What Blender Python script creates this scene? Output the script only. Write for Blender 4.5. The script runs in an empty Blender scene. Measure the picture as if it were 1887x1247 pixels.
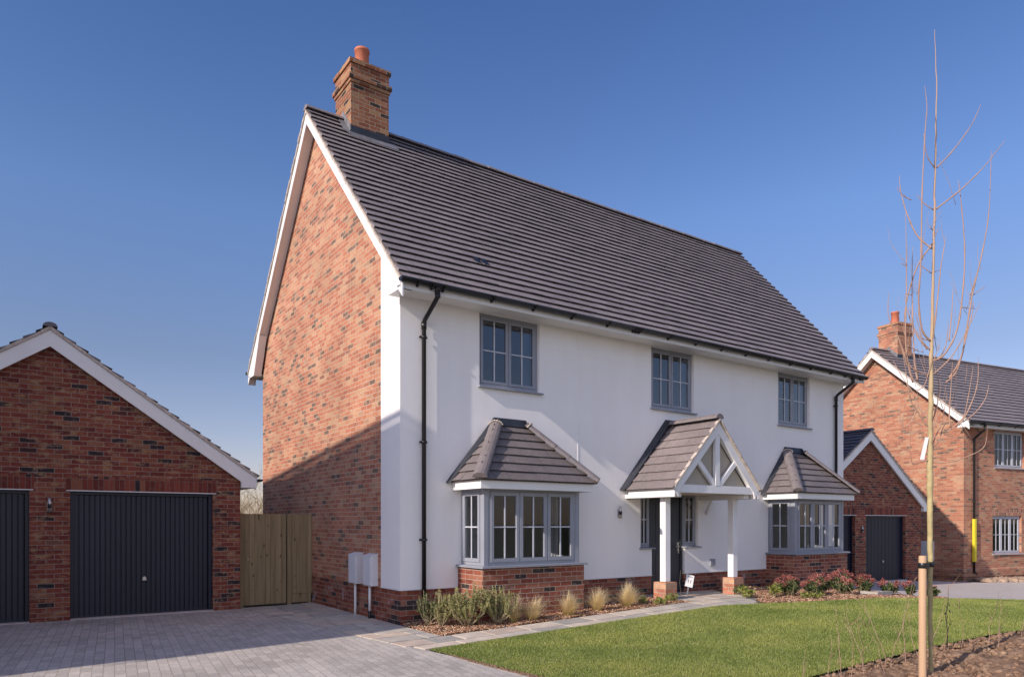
import bpy, math, random
import numpy as np
from mathutils import Vector, Matrix, noise
R = math.radians
random.seed(7); rng = np.random.default_rng(7)
S = bpy.context.scene
C = S.collection

# ------------------------------------------------------------------ camera, sky, sun
YAW = 0.9594
cam = bpy.data.cameras.new('camera'); camo = bpy.data.objects.new('camera', cam); C.objects.link(camo)
camo.location = (-4.75, -9.67, 1.537)
camo.rotation_euler = (math.pi/2, 0, YAW - math.pi/2)
cam.sensor_width = 36; cam.lens = 1321/1887*36
cam.shift_y = (962.6-623.5)/1887
cam.clip_end = 3000; cam.clip_start = .05
S.camera = camo

SUN_EL, SUN_AZ = R(27.3), R(6.2)          # azimuth: degrees in front of the facade plane, from the left
w = bpy.data.worlds.new('World'); S.world = w; w.use_nodes = True
nt = w.node_tree; bg = nt.nodes['Background']
sky = nt.nodes.new('ShaderNodeTexSky'); sky.sky_type = 'NISHITA'; sky.sun_disc = False
sky.sun_elevation = SUN_EL; sky.sun_rotation = -(math.pi/2 + SUN_AZ)
sky.air_density = 1.15; sky.dust_density = .35; sky.ozone_density = 2.2; sky.altitude = 100
# the air of that day: deeper blue high up, pale violet low down. A broad glow behind the camera is added to brighten the shaded front
tcw = nt.nodes.new('ShaderNodeTexCoord'); sx = nt.nodes.new('ShaderNodeSeparateXYZ'); nt.links.new(tcw.outputs['Generated'], sx.inputs[0])
rw = nt.nodes.new('ShaderNodeValToRGB'); cr = rw.color_ramp
cr.elements[0].position = .08; cr.elements[0].color = (.93, .80, 1.0, 1); cr.elements[1].position = .62; cr.elements[1].color = (.56, .75, 1.14, 1)
for p_, c_ in ((.21, (.82, .75, .90, 1)), (.38, (.85, .94, 1.24, 1))):
    e_ = cr.elements.new(p_); e_.color = c_
nt.links.new(sx.outputs[2], rw.inputs[0])
mw = nt.nodes.new('ShaderNodeMix'); mw.data_type = 'RGBA'; mw.blend_type = 'MULTIPLY'; mw.inputs[0].default_value = 1
nt.links.new(sky.outputs[0], mw.inputs[6]); nt.links.new(rw.outputs[0], mw.inputs[7])
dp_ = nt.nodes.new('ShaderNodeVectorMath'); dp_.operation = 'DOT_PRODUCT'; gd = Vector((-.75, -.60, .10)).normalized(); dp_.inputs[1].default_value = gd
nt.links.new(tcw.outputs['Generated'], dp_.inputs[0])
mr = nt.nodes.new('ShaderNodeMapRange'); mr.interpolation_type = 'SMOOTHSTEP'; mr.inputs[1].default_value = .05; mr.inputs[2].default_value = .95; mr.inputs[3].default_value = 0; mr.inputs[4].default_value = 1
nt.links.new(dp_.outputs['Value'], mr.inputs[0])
gm = nt.nodes.new('ShaderNodeMix'); gm.data_type = 'RGBA'; gm.inputs[6].default_value = (0, 0, 0, 1); FILL_GLOW = 4.2; gm.inputs[7].default_value = (FILL_GLOW*1.04, FILL_GLOW*.94, FILL_GLOW*.93, 1); gm.clamp_result = False
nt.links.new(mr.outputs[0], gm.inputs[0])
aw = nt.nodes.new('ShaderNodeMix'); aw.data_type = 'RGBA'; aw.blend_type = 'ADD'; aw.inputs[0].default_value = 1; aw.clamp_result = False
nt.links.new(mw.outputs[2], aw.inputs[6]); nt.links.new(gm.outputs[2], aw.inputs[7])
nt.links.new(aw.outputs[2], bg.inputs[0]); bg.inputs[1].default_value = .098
sl = bpy.data.lights.new('sun', 'SUN'); sl.energy = 4.1; sl.angle = R(.5); sl.color = (1, .875, .765)
so = bpy.data.objects.new('sun', sl); C.objects.link(so)
d = Vector((math.cos(SUN_AZ)*math.cos(SUN_EL), math.sin(SUN_AZ)*math.cos(SUN_EL), -math.sin(SUN_EL)))
so.rotation_euler = d.to_track_quat('-Z', 'Y').to_euler(); so.location = (-20, -5, 20)
S.view_settings.view_transform = 'Standard'; S.view_settings.look = 'None'
S.view_settings.exposure = 0.33; S.view_settings.gamma = 1
S.cycles.max_bounces = 8; S.cycles.transparent_max_bounces = 16

# ------------------------------------------------------------------ ground height
GP = [(-999, 0), (-.6, 0), (5, .17), (8, .17), (11, 0), (14, -.2), (18, -.3), (20, -.35), (999, -.35)]
def g(x):
    for (a, b), (c, e) in zip(GP, GP[1:]):
        if x <= c: return b+(e-b)*(x-a)/(c-a)
    return -.35
def gnp(x): return np.interp(x, [p[0] for p in GP], [p[1] for p in GP])

# ------------------------------------------------------------------ materials
def mat(name, base=(.5, .5, .5), rough=.7, metal=0, spec=.5):
    m = bpy.data.materials.new(name); m.use_nodes = True
    b = m.node_tree.nodes['Principled BSDF']
    b.inputs['Base Color'].default_value = (*base, 1); b.inputs['Roughness'].default_value = rough
    b.inputs['Metallic'].default_value = metal; b.inputs['Specular IOR Level'].default_value = spec
    return m, m.node_tree, b
def N(nt, t, **kw):
    n = nt.nodes.new(t)
    for k, v in kw.items():
        if k in n.inputs: n.inputs[k].default_value = v
        else: setattr(n, k, v)
    return n
def ramp(nt, stops, interp='LINEAR'):
    r = nt.nodes.new('ShaderNodeValToRGB'); cr = r.color_ramp; cr.interpolation = interp
    while len(cr.elements) > 1: cr.elements.remove(cr.elements[0])
    cr.elements[0].position = stops[0][0]; cr.elements[0].color = (*stops[0][1], 1)
    for p, c in stops[1:]:
        e = cr.elements.new(p); e.color = (*c, 1)
    return r
def mix(nt, a, b, fac, mode='MIX'):
    m = nt.nodes.new('ShaderNodeMix'); m.data_type = 'RGBA'; m.blend_type = mode
    for s, v in ((m.inputs[6], a), (m.inputs[7], b), (m.inputs[0], fac)):
        if hasattr(v, 'links') or hasattr(v, 'is_linked'): nt.links.new(v, s)
        elif isinstance(v, (int, float)): s.default_value = v
        else: s.default_value = (*v, 1)
    return m.outputs[2]
def bump(nt, b, h, strength=.5, dist=.01):
    n = N(nt, 'ShaderNodeBump'); n.inputs['Strength'].default_value = strength; n.inputs['Distance'].default_value = dist
    nt.links.new(h, n.inputs['Height']); nt.links.new(n.outputs[0], b.inputs['Normal']); return n
def mottled(name, base, rough=.6, amount=.12, scale=3, metal=0, bs=.0, bscale=60, spec=.5, streak=False):
    m, nt, b = mat(name, base, rough, metal, spec)
    tc = N(nt, 'ShaderNodeTexCoord'); no = N(nt, 'ShaderNodeTexNoise', Scale=scale, Detail=6)
    src = tc.outputs['Object']
    if streak:
        mp = N(nt, 'ShaderNodeMapping'); mp.inputs['Scale'].default_value = (1, 1, .12)
        nt.links.new(src, mp.inputs[0]); src = mp.outputs[0]
    nt.links.new(src, no.inputs['Vector'])
    r = ramp(nt, [(.3, tuple(max(0, c*(1-amount)) for c in base)), (.7, tuple(min(1, c*(1+amount*.7)) for c in base))])
    nt.links.new(no.outputs[0], r.inputs[0]); nt.links.new(r.outputs[0], b.inputs['Base Color'])
    if bs:
        n2 = N(nt, 'ShaderNodeTexNoise', Scale=bscale, Detail=4); nt.links.new(tc.outputs['Object'], n2.inputs['Vector'])
        bump(nt, b, n2.outputs[0], bs, .01)
    return m

def brick_mat(name, stops, buff=0, buffc=(.42, .27, .14), mortar=(.40, .33, .27), bw=.225, rh=.075, ms=.0055, rough=.85, salts=False, off=.5, bstr=.8, dirt=.2):
    m, nt, b = mat(name, rough=rough, spec=.25)
    uv = N(nt, 'ShaderNodeUVMap')
    wob = N(nt, 'ShaderNodeTexNoise', Scale=9, Detail=2); nt.links.new(uv.outputs[0], wob.inputs['Vector'])
    sc = N(nt, 'ShaderNodeVectorMath', operation='SCALE'); sc.inputs['Scale'].default_value = .006
    sb = N(nt, 'ShaderNodeVectorMath', operation='SUBTRACT'); sb.inputs[1].default_value = (.5, .5, .5)
    nt.links.new(wob.outputs['Color'], sb.inputs[0]); nt.links.new(sb.outputs[0], sc.inputs[0])
    ad = N(nt, 'ShaderNodeVectorMath', operation='ADD'); nt.links.new(uv.outputs[0], ad.inputs[0]); nt.links.new(sc.outputs[0], ad.inputs[1])
    br = N(nt, 'ShaderNodeTexBrick', offset=off)
    br.inputs['Color1'].default_value = (0, 0, 0, 1); br.inputs['Color2'].default_value = (1, 1, 1, 1)
    br.inputs['Scale'].default_value = 1; br.inputs['Mortar Size'].default_value = ms; br.inputs['Mortar Smooth'].default_value = .15
    br.inputs['Brick Width'].default_value = bw; br.inputs['Row Height'].default_value = rh; br.inputs['Mortar'].default_value = (.5, .5, .5, 1)
    nt.links.new(ad.outputs[0], br.inputs['Vector'])
    r = ramp(nt, stops, 'LINEAR'); nt.links.new(br.outputs['Color'], r.inputs[0])
    n1 = N(nt, 'ShaderNodeTexNoise', Scale=38, Detail=6, Roughness=.7); nt.links.new(uv.outputs[0], n1.inputs['Vector'])
    r1 = ramp(nt, [(.3, (.62, .62, .62)), (.5, (.95, .95, .95)), (.72, (1.25, 1.2, 1.12))]); nt.links.new(n1.outputs[0], r1.inputs[0])
    c = mix(nt, r.outputs[0], r1.outputs[0], .85, 'MULTIPLY')
    n4 = N(nt, 'ShaderNodeTexNoise', Scale=14, Detail=5); nt.links.new(uv.outputs[0], n4.inputs['Vector'])
    r4 = ramp(nt, [(.55, (0, 0, 0)), (.72, (1, 1, 1))]); nt.links.new(n4.outputs[0], r4.inputs[0])
    c = mix(nt, c, tuple(x*1.15 for x in mortar), N2mul(nt, r4.outputs[0], .35))
    if buff:
        mpb = N(nt, 'ShaderNodeMapping'); mpb.inputs['Scale'].default_value = (1, 2.4, 1); nt.links.new(uv.outputs[0], mpb.inputs[0])
        n6 = N(nt, 'ShaderNodeTexNoise', Scale=4.2, Detail=7, Roughness=.72); nt.links.new(mpb.outputs[0], n6.inputs['Vector'])
        r6 = ramp(nt, [(.52, (0, 0, 0)), (.62, (1, 1, 1))]); nt.links.new(n6.outputs[0], r6.inputs[0]); c = mix(nt, c, buffc, N2mul(nt, r6.outputs[0], buff))
    n3 = N(nt, 'ShaderNodeTexNoise', Scale=.9, Detail=4); nt.links.new(uv.outputs[0], n3.inputs['Vector'])
    r3 = ramp(nt, [(.3, (1-dirt, 1-dirt, 1-dirt)), (.7, (1.06, 1.06, 1.06))]); nt.links.new(n3.outputs[0], r3.inputs[0])
    mm = mix(nt, mortar, r1.outputs[0], .5, 'MULTIPLY')
    c = mix(nt, c, mm, br.outputs['Fac'])
    c = mix(nt, c, r3.outputs[0], 1, 'MULTIPLY')
    if salts:
        n5 = N(nt, 'ShaderNodeTexNoise', Scale=2.2, Detail=8, Roughness=.7); nt.links.new(uv.outputs[0], n5.inputs['Vector'])
        r5 = ramp(nt, [(.56, (0, 0, 0)), (.70, (1, 1, 1))]); nt.links.new(n5.outputs[0], r5.inputs[0])
        c = mix(nt, c, (.55, .52, .55), N2mul(nt, r5.outputs[0], .8))
    nt.links.new(c, b.inputs['Base Color'])
    inv = N(nt, 'ShaderNodeMath', operation='SUBTRACT'); inv.inputs[0].default_value = 1; nt.links.new(br.outputs['Fac'], inv.inputs[1])
    ma = N(nt, 'ShaderNodeMath', operation='MULTIPLY_ADD'); nt.links.new(n1.outputs[0], ma.inputs[0]); ma.inputs[1].default_value = .4; nt.links.new(inv.outputs[0], ma.inputs[2])
    bump(nt, b, ma.outputs[0], bstr, .006)
    return m
def N2mul(nt, sock, k):
    m = N(nt, 'ShaderNodeMath', operation='MULTIPLY'); nt.links.new(sock, m.inputs[0]); m.inputs[1].default_value = k; return m.outputs[0]

RED = [(0, (.16, .105, .08)), (.08, (.20, .125, .09)), (.12, (.34, .14, .09)), (.3, (.42, .15, .088)), (.55, (.48, .19, .11)), (.75, (.50, .235, .14)), (.92, (.52, .30, .18)), (1, (.38, .22, .14))]
PLI = [(0, (.045, .035, .035)), (.12, (.06, .04, .038)), (.14, (.19, .05, .032)), (.4, (.26, .07, .042)), (.7, (.32, .10, .06)), (.9, (.36, .15, .09)), (1, (.24, .12, .08))]
M_BRICK = brick_mat('red_multi_brick', RED, buff=.45, buffc=(.56, .36, .22), mortar=(.54, .42, .33))
M_BRICKC = brick_mat('chimney_brick', [(0, (.05, .03, .025)), (.12, (.07, .045, .035)), (.14, (.24, .08, .04)), (.5, (.33, .12, .06)), (.8, (.40, .18, .09)), (1, (.42, .24, .12))], mortar=(.44, .36, .27), dirt=.35)
M_BRICKB = brick_mat('bay_brick', PLI, mortar=(.46, .36, .29))
M_BRICKP = brick_mat('plinth_brick', PLI, salts=True, mortar=(.33, .27, .22))
GAR = [(0, (.03, .025, .03)), (.085, (.045, .03, .032)), (.11, (.14, .034, .026)), (.45, (.21, .046, .032)), (.75, (.26, .068, .042)), (.93, (.29, .11, .06)), (1, (.20, .09, .06))]
M_BRICKG = brick_mat('garage_brick', GAR, mortar=(.33, .24, .19), buff=.85, buffc=(.38, .215, .11))
M_BRICKF = brick_mat('far_house_brick', [(a, (q[0]*1.0, q[1]*1.0, q[2]*1.0)) for a, q in RED], buff=.5, buffc=(.50, .30, .18), mortar=(.44, .34, .27))
M_SOLD = brick_mat('soldier_brick', GAR, bw=.075, rh=.45, off=0, mortar=(.22, .15, .12), ms=.004)
M_REND = None
def render_mat():
    m, nt, b = mat('white_render', (.86, .845, .835), .9, spec=.2)
    tc = N(nt, 'ShaderNodeTexCoord')
    a = N(nt, 'ShaderNodeTexNoise', Scale=.8, Detail=5); nt.links.new(tc.outputs['Object'], a.inputs['Vector'])
    r = ramp(nt, [(.3, (.83, .81, .795)), (.7, (.88, .86, .845))]); nt.links.new(a.outputs[0], r.inputs[0])
    sp = N(nt, 'ShaderNodeMapping'); sp.inputs['Scale'].default_value = (5, 5, .35); nt.links.new(tc.outputs['Object'], sp.inputs[0])
    s = N(nt, 'ShaderNodeTexNoise', Scale=1, Detail=4); nt.links.new(sp.outputs[0], s.inputs['Vector'])
    r2 = ramp(nt, [(.35, (.985, .98, .975)), (.6, (1, 1, 1))]); nt.links.new(s.outputs[0], r2.inputs[0])
    nt.links.new(mix(nt, r.outputs[0], r2.outputs[0], 1, 'MULTIPLY'), b.inputs['Base Color'])
    v = N(nt, 'ShaderNodeTexNoise', Scale=140, Detail=3); nt.links.new(tc.outputs['Object'], v.inputs['Vector'])
    v2 = N(nt, 'ShaderNodeTexNoise', Scale=6, Detail=2); nt.links.new(tc.outputs['Object'], v2.inputs['Vector'])
    ma = N(nt, 'ShaderNodeMath', operation='MULTIPLY_ADD'); nt.links.new(v2.outputs[0], ma.inputs[0]); ma.inputs[1].default_value = 1.2; nt.links.new(v.outputs[0], ma.inputs[2])
    bump(nt, b, ma.outputs[0], .35, .005)
    return m
M_REND = render_mat()
def tile_mat(name, base, var=.07, blot=(.9, 1.1), marks=True):
    m, nt, b = mat(name, base, .55, spec=.45)
    uv = N(nt, 'ShaderNodeUVMap'); tc = N(nt, 'ShaderNodeTexCoord')
    at = N(nt, 'ShaderNodeAttribute'); at.attribute_name = 'rnd'
    r = ramp(nt, [(0, tuple(c*(1-var) for c in base)), (1, tuple(c*(1+var) for c in base))]); nt.links.new(at.outputs['Fac'], r.inputs[0])
    n = N(nt, 'ShaderNodeTexNoise', Scale=24, Detail=6); nt.links.new(tc.outputs['Object'], n.inputs['Vector'])
    r2 = ramp(nt, [(.3, (.8, .8, .8)), (.7, (1.15, 1.13, 1.1))]); nt.links.new(n.outputs[0], r2.inputs[0])
    c = mix(nt, r.outputs[0], r2.outputs[0], 1, 'MULTIPLY')
    n3 = N(nt, 'ShaderNodeTexNoise', Scale=1.1, Detail=4); nt.links.new(tc.outputs['Object'], n3.inputs['Vector'])
    r3 = ramp(nt, [(.3, (.88, .88, .88)), (.7, (1.1, 1.08, 1.06))]); nt.links.new(n3.outputs[0], r3.inputs[0])
    c = mix(nt, c, r3.outputs[0], 1, 'MULTIPLY')
    if marks:
        vo = N(nt, 'ShaderNodeTexVoronoi', Scale=7); nt.links.new(tc.outputs['Object'], vo.inputs['Vector'])
        r4 = ramp(nt, [(.03, (1, 1, 1)), (.06, (0, 0, 0))]); nt.links.new(vo.outputs['Distance'], r4.inputs[0])
        c = mix(nt, c, (.55, .5, .47), N2mul(nt, r4.outputs[0], .6))
    nt.links.new(c, b.inputs['Base Color'])
    bump(nt, b, n.outputs[0], .25, .004)
    return m
M_TILE = tile_mat('slate_grey_roof_tile', (.235, .207, .215), marks=False)
M_TILEB = tile_mat('bay_roof_tile', (.17, .148, .15))
M_TILEP = tile_mat('porch_roof_tile', (.215, .185, .185))
M_TILED = tile_mat('garage_roof_tile', (.13, .12, .14), marks=False)
M_RIDGE = mottled('ridge_tile', (.18, .155, .155), .6, .15, 9, bs=.2)
M_MORTAR = mottled('verge_mortar', (.5, .43, .37), .9, .25, 14, bs=.6, bscale=40)
M_WHITE = mottled('white_upvc', (.78, .77, .76), .35, .05, 1.5, streak=True)
M_WOODW = mottled('white_painted_timber', (.78, .77, .77), .45, .06, 4, bs=.08, bscale=30)
M_BLACK = mottled('black_plastic', (.012, .012, .014), .3, .1, 5)
M_LEAD = mottled('lead_flashing', (.045, .048, .058), .45, .25, 4, metal=.3, bs=.15, bscale=12)
M_LEADL = mottled('weathered_lead', (.20, .20, .215), .5, .35, 7, metal=.2, bs=.2, bscale=12)
M_GREY = mottled('grey_window_frame', (.27, .285, .33), .38, .06, 2)
M_BAR = mottled('grey_glazing_bar', (.50, .52, .57), .4, .05, 2)
M_DOOR = mottled('anthracite_door', (.028, .032, .042), .38, .12, 1.5)
M_GDOOR = mottled('dark_garage_door', (.010, .013, .028), .42, .25, 2.5, streak=True)
M_STEEL = mottled('brushed_steel', (.55, .53, .50), .3, .1, 8, metal=.9)
M_TERRA = mottled('terracotta', (.50, .16, .09), .75, .12, 8, bs=.1)
M_ROOM = mottled('magnolia_plaster', (.86, .82, .74), .9, .03, 1)
M_CARPET = mottled('beige_carpet', (.62, .55, .47), .95, .1, 20)
M_METER = mottled('meter_box_plastic', (.68, .68, .70), .5, .07, 3, bs=.05)
M_SLABS = None
def glass_mat(name, tint=(.93, .96, .97), ior=1.9):
    m = bpy.data.materials.new(name); m.use_nodes = True; nt = m.node_tree; nt.nodes.clear()
    o = N(nt, 'ShaderNodeOutputMaterial'); t = N(nt, 'ShaderNodeBsdfTransparent'); t.inputs[0].default_value = (*tint, 1)
    gl = N(nt, 'ShaderNodeBsdfGlossy'); gl.inputs['Roughness'].default_value = .01; gl.inputs[0].default_value = (.95, .97, 1, 1)
    fr = N(nt, 'ShaderNodeFresnel', IOR=ior); mx = N(nt, 'ShaderNodeMixShader')
    tc = N(nt, 'ShaderNodeTexCoord'); no = N(nt, 'ShaderNodeTexNoise', Scale=1.3, Detail=1); nt.links.new(tc.outputs['Object'], no.inputs['Vector'])
    bp = N(nt, 'ShaderNodeBump', Strength=.12, Distance=.02); nt.links.new(no.outputs[0], bp.inputs['Height']); nt.links.new(bp.outputs[0], gl.inputs['Normal'])
    nt.links.new(fr.outputs[0], mx.inputs[0]); nt.links.new(t.outputs[0], mx.inputs[1]); nt.links.new(gl.outputs[0], mx.inputs[2]); nt.links.new(mx.outputs[0], o.inputs[0])
    return m
M_GLASS = glass_mat('window_glass', (.94, .96, .96), 1.55)
M_GLASSU = glass_mat('upper_window_glass', (.42, .52, .62), 2.3)
M_CURT = mottled('pale_blind', (.6, .6, .62), .8, .05, 2)

# ------------------------------------------------------------------ mesh helper
class MB:
    def __init__(s): s.v = []; s.f = []; s.uv = []; s.mi = []; s.rnd = []; s.k = 0; s.r = .5; s.sm = []
    def face(s, pts, uvs=None, smooth=False):
        pts = [Vector(p) for p in pts]; b = len(s.v); s.v += pts; s.f.append(tuple(range(b, b+len(pts)))); s.mi.append(s.k); s.rnd.append(s.r); s.sm.append(smooth)
        if uvs is None:
            n = Vector((0, 0, 0))
            for i in range(len(pts)):
                n += pts[i].cross(pts[(i+1) % len(pts)])
            ax, ay, az = abs(n.x), abs(n.y), abs(n.z)
            if az >= ax and az >= ay: uvs = [(p.x, p.y) for p in pts]
            elif ay >= ax: uvs = [(p.x, p.z) for p in pts]
            else: uvs = [(p.y+.11, p.z) for p in pts]
        s.uv += uvs
    def hexa(s, p, smooth=False):   # p: 8 points, bottom 0-3 ccw, top 4-7
        for q in ((3, 2, 1, 0), (4, 5, 6, 7), (0, 1, 5, 4), (1, 2, 6, 5), (2, 3, 7, 6), (3, 0, 4, 7)):
            s.face([p[i] for i in q], smooth=smooth)
    def box(s, x0, y0, z0, x1, y1, z1):
        if x1 < x0: x0, x1 = x1, x0
        if y1 < y0: y0, y1 = y1, y0
        if z1 < z0: z0, z1 = z1, z0
        s.hexa([(x0, y0, z0), (x1, y0, z0), (x1, y1, z0), (x0, y1, z0), (x0, y0, z1), (x1, y0, z1), (x1, y1, z1), (x0, y1, z1)])
    def prism(s, poly, axis, a, b):   # poly 2D in the other two axes
        def P(q, t):
            if axis == 0: return (t, q[0], q[1])
            if axis == 1: return (q[0], t, q[1])
            return (q[0], q[1], t)
        area = sum(poly[i][0]*poly[(i+1) % len(poly)][1]-poly[(i+1) % len(poly)][0]*poly[i][1] for i in range(len(poly)))
        if (area > 0) == (axis == 1): poly = poly[::-1]
        n = len(poly)
        lo, hi = min(a, b), max(a, b)
        s.face([P(q, hi) for q in poly]); s.face([P(q, lo) for q in poly[::-1]])
        for i in range(n):
            p, q = poly[i], poly[(i+1) % n]
            s.face([P(p, lo), P(q, lo), P(q, hi), P(p, hi)])
    def tube(s, pts, rad, n=8, cap=True):
        pts = [Vector(p) for p in pts]
        if not hasattr(rad, '__len__'): rad = [rad]*len(pts)
        rings = []; up = None
        for i, p in enumerate(pts):
            t = (pts[min(i+1, len(pts)-1)]-pts[max(i-1, 0)]).normalized()
            if up is None:
                up = Vector((0, 0, 1)) if abs(t.z) < .9 else Vector((1, 0, 0))
            a = t.cross(up).normalized(); bq = a.cross(t).normalized(); up = bq
            rings.append([p+(a*math.cos(2*math.pi*j/n)+bq*math.sin(2*math.pi*j/n))*rad[i] for j in range(n)])
        for i in range(len(rings)-1):
            for j in range(n):
                k = (j+1) % n
                s.face([rings[i][j], rings[i][k], rings[i+1][k], rings[i+1][j]], smooth=True)
        if cap:
            s.face(rings[0][::-1]); s.face(rings[-1])
    def lathe(s, cx, cy, prof, n=20):
        for (r0, z0), (r1, z1) in zip(prof, prof[1:]):
            for j in range(n):
                a, b = 2*math.pi*j/n, 2*math.pi*(j+1)/n
                s.face([(cx+r0*math.cos(a), cy+r0*math.sin(a), z0), (cx+r0*math.cos(b), cy+r0*math.sin(b), z0), (cx+r1*math.cos(b), cy+r1*math.sin(b), z1), (cx+r1*math.cos(a), cy+r1*math.sin(a), z1)], smooth=True)
    def build(s, name, mats, parent=None, bevel=0, loc=None):
        me = bpy.data.meshes.new(name); me.from_pydata([tuple(v) for v in s.v], [], s.f)
        uv = me.uv_layers.new(name='UVMap'); uv.data.foreach_set('uv', np.array(s.uv, dtype=np.float32).ravel())
        if not isinstance(mats, (list, tuple)): mats = [mats]
        for m in mats: me.materials.append(m)
        me.polygons.foreach_set('material_index', s.mi); me.polygons.foreach_set('use_smooth', s.sm)
        a = me.attributes.new('rnd', 'FLOAT', 'FACE'); a.data.foreach_set('value', np.array(s.rnd, dtype=np.float32))
        if any(s.sm) or bevel:
            import bmesh
            bm = bmesh.new(); bm.from_mesh(me); bmesh.ops.remove_doubles(bm, verts=bm.verts, dist=1e-5); bm.to_mesh(me); bm.free()
        o = bpy.data.objects.new(name, me); C.objects.link(o)
        if parent: o.parent = parent
        if loc: o.location = loc
        if bevel:
            bv = o.modifiers.new('bevel', 'BEVEL'); bv.width = bevel; bv.segments = 2; bv.limit_method = 'ANGLE'
        return o
def thing(name, label, cat, loc=(0, 0, 0), rz=0, group=None):
    o = bpy.data.objects.new(name, None); C.objects.link(o); o.location = loc; o.rotation_euler = (0, 0, rz); o.empty_display_size = .2
    return tag(o, label, cat, group)
def tag(o, label, cat, group=None, kind=None):
    if label: o['label'] = label
    if cat: o['category'] = cat
    if group: o['group'] = group
    if kind: o['kind'] = kind
    return o
def one(fn, name, m, parent=None, bevel=0):
    b = MB(); fn(b); return b.build(name, m, parent, bevel)
def boxpart(name, m, parent, *bx, bevel=.004):
    b = MB()
    for q in bx: b.box(*q)
    return b.build(name, m, parent, bevel)

# ------------------------------------------------------------------ roof tiles: one slab per tile
def tiles(b, O, U, V, left, right, length, gauge=.2, tw=.30, th=.026, jit=.0025, seed=1):
    """O origin at eaves, U unit along eaves, V unit up the slope; left(t), right(t) give the ends at slope distance t"""
    rr = random.Random(seed); O = Vector(O); U = Vector(U).normalized(); V = Vector(V).normalized(); Nn = U.cross(V).normalized()
    if Nn.z < 0: Nn = -Nn
    nrow = int(math.ceil(length/gauge-.15))
    b.r = .3
    b.face([O+U*left(0), O+U*right(0), O+U*right(length)+V*length, O+U*left(length)+V*length])
    for i in range(nrow):
        t0 = i*gauge; t1 = min(length, t0+gauge+.004); tb = t0-.0
        l0, r0, l1, r1 = left(t0), right(t0), left(t1), right(t1)
        xs = []; x = min(l0, l1)-(tw/2 if i % 2 else 0)
        while x < max(r0, r1): xs.append(x); x += tw
        xs.append(x)
        for a, c in zip(xs, xs[1:]):
            a0, c0 = max(a+.0015, l0), min(c-.0015, r0); a1, c1 = max(a+.0015, l1), min(c-.0015, r1)
            if c0 <= a0 and c1 <= a1: continue
            if c0 < a0: c0 = a0 = max(min(a0, r0), l0)
            if c1 < a1: a1 = c1 = min(max(c1, l1), r1)
            dz = rr.uniform(-jit, jit); dl = rr.uniform(-.002, .002); b.r = rr.random()
            p = lambda u, t, h: O+U*u+V*t+Nn*h
            h0 = th+.006+dz; h1 = .006+dz; e = .010; ov = .05; t2 = min(length+.01, t1+ov)
            A, B_, C_, D_ = p(a0, tb+dl, h0), p(c0, tb+dl, h0), p(c1, t1, h1), p(a1, t1, h1)
            E_, F_ = p(a0, tb+dl, h0-e), p(c0, tb+dl, h0-e)
            b.face([A, B_, C_, D_]); b.face([E_, F_, B_, A]); b.face([D_, C_, p(c1, t2, h1-.004), p(a1, t2, h1-.004)])
            b.face([F_, E_, p(a0, tb+.075, h0-e-.006), p(c0, tb+.075, h0-e-.006)])
            if a0 <= l0+.001: b.face([E_, A, D_, p(a1, t1, 0), p(a0, tb, 0)])
            if c0 >= r0-.001: b.face([B_, F_, p(c0, tb, 0), p(c1, t1, 0), C_])

def capline(b, P, Q, r=.1, seg=.33, n=7, squash=.75, jit=.004):
    """half-round ridge/hip tiles from P to Q"""
    P, Q = Vector(P), Vector(Q); L = (Q-P).length; T = (Q-P).normalized(); side = T.cross(Vector((0, 0, 1))).normalized(); up = side.cross(T).normalized()
    k = max(1, round(L/seg))
    for i in range(k):
        b.r = random.random()
        a0, a1 = P+T*(L*i/k-.006), P+T*(L*(i+1)/k)
        dr = random.uniform(-jit, jit); ra, rb = r+.006+dr, r+dr
        A = [a0+side*math.cos(math.pi*j/n)*ra+up*math.sin(math.pi*j/n)*ra*squash for j in range(n+1)]
        B_ = [a1+side*math.cos(math.pi*j/n)*rb+up*math.sin(math.pi*j/n)*rb*squash for j in range(n+1)]
        for j in range(n): b.face([A[j], A[j+1], B_[j+1], B_[j]])
        b.face(A[::-1]); b.face(B_)

def holes_wall(b, x0, x1, z0, z1, y, th, holes):
    """wall panel in plane y (front) .. y+th with rectangular holes (hx0,hz0,hx1,hz1), reveals included"""
    xs = sorted(set([x0, x1]+[h[0] for h in holes]+[h[2] for h in holes])); zs = sorted(set([z0, z1]+[h[1] for h in holes]+[h[3] for h in holes]))
    xs = [x for x in xs if x0 <= x <= x1]; zs = [z for z in zs if z0 <= z <= z1]
    inside = lambda x, z: any(h[0] < x < h[2] and h[1] < z < h[3] for h in holes)
    for xa, xb in zip(xs, xs[1:]):
        for za, zb in zip(zs, zs[1:]):
            if inside((xa+xb)/2, (za+zb)/2): continue
            b.face([(xa, y, za), (xb, y, za), (xb, y, zb), (xa, y, zb)]); b.face([(xa, y+th, zb), (xb, y+th, zb), (xb, y+th, za), (xa, y+th, za)])
            for (cx, cz, q) in (((xa-1e-3), (za+zb)/2, [(xa, y, zb), (xa, y+th, zb), (xa, y+th, za), (xa, y, za)]), ((xb+1e-3), (za+zb)/2, [(xb, y, za), (xb, y+th, za), (xb, y+th, zb), (xb, y, zb)]),
                                ((xa+xb)/2, zb+1e-3, [(xa, y, zb), (xb, y, zb), (xb, y+th, zb), (xa, y+th, zb)]), ((xa+xb)/2, za-1e-3, [(xa, y+th, za), (xb, y+th, za), (xb, y, za), (xa, y, za)])):
                if inside(cx, cz) or cx < x0 or cx > x1 or cz > z1 or cz < z0: b.face(q)

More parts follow.
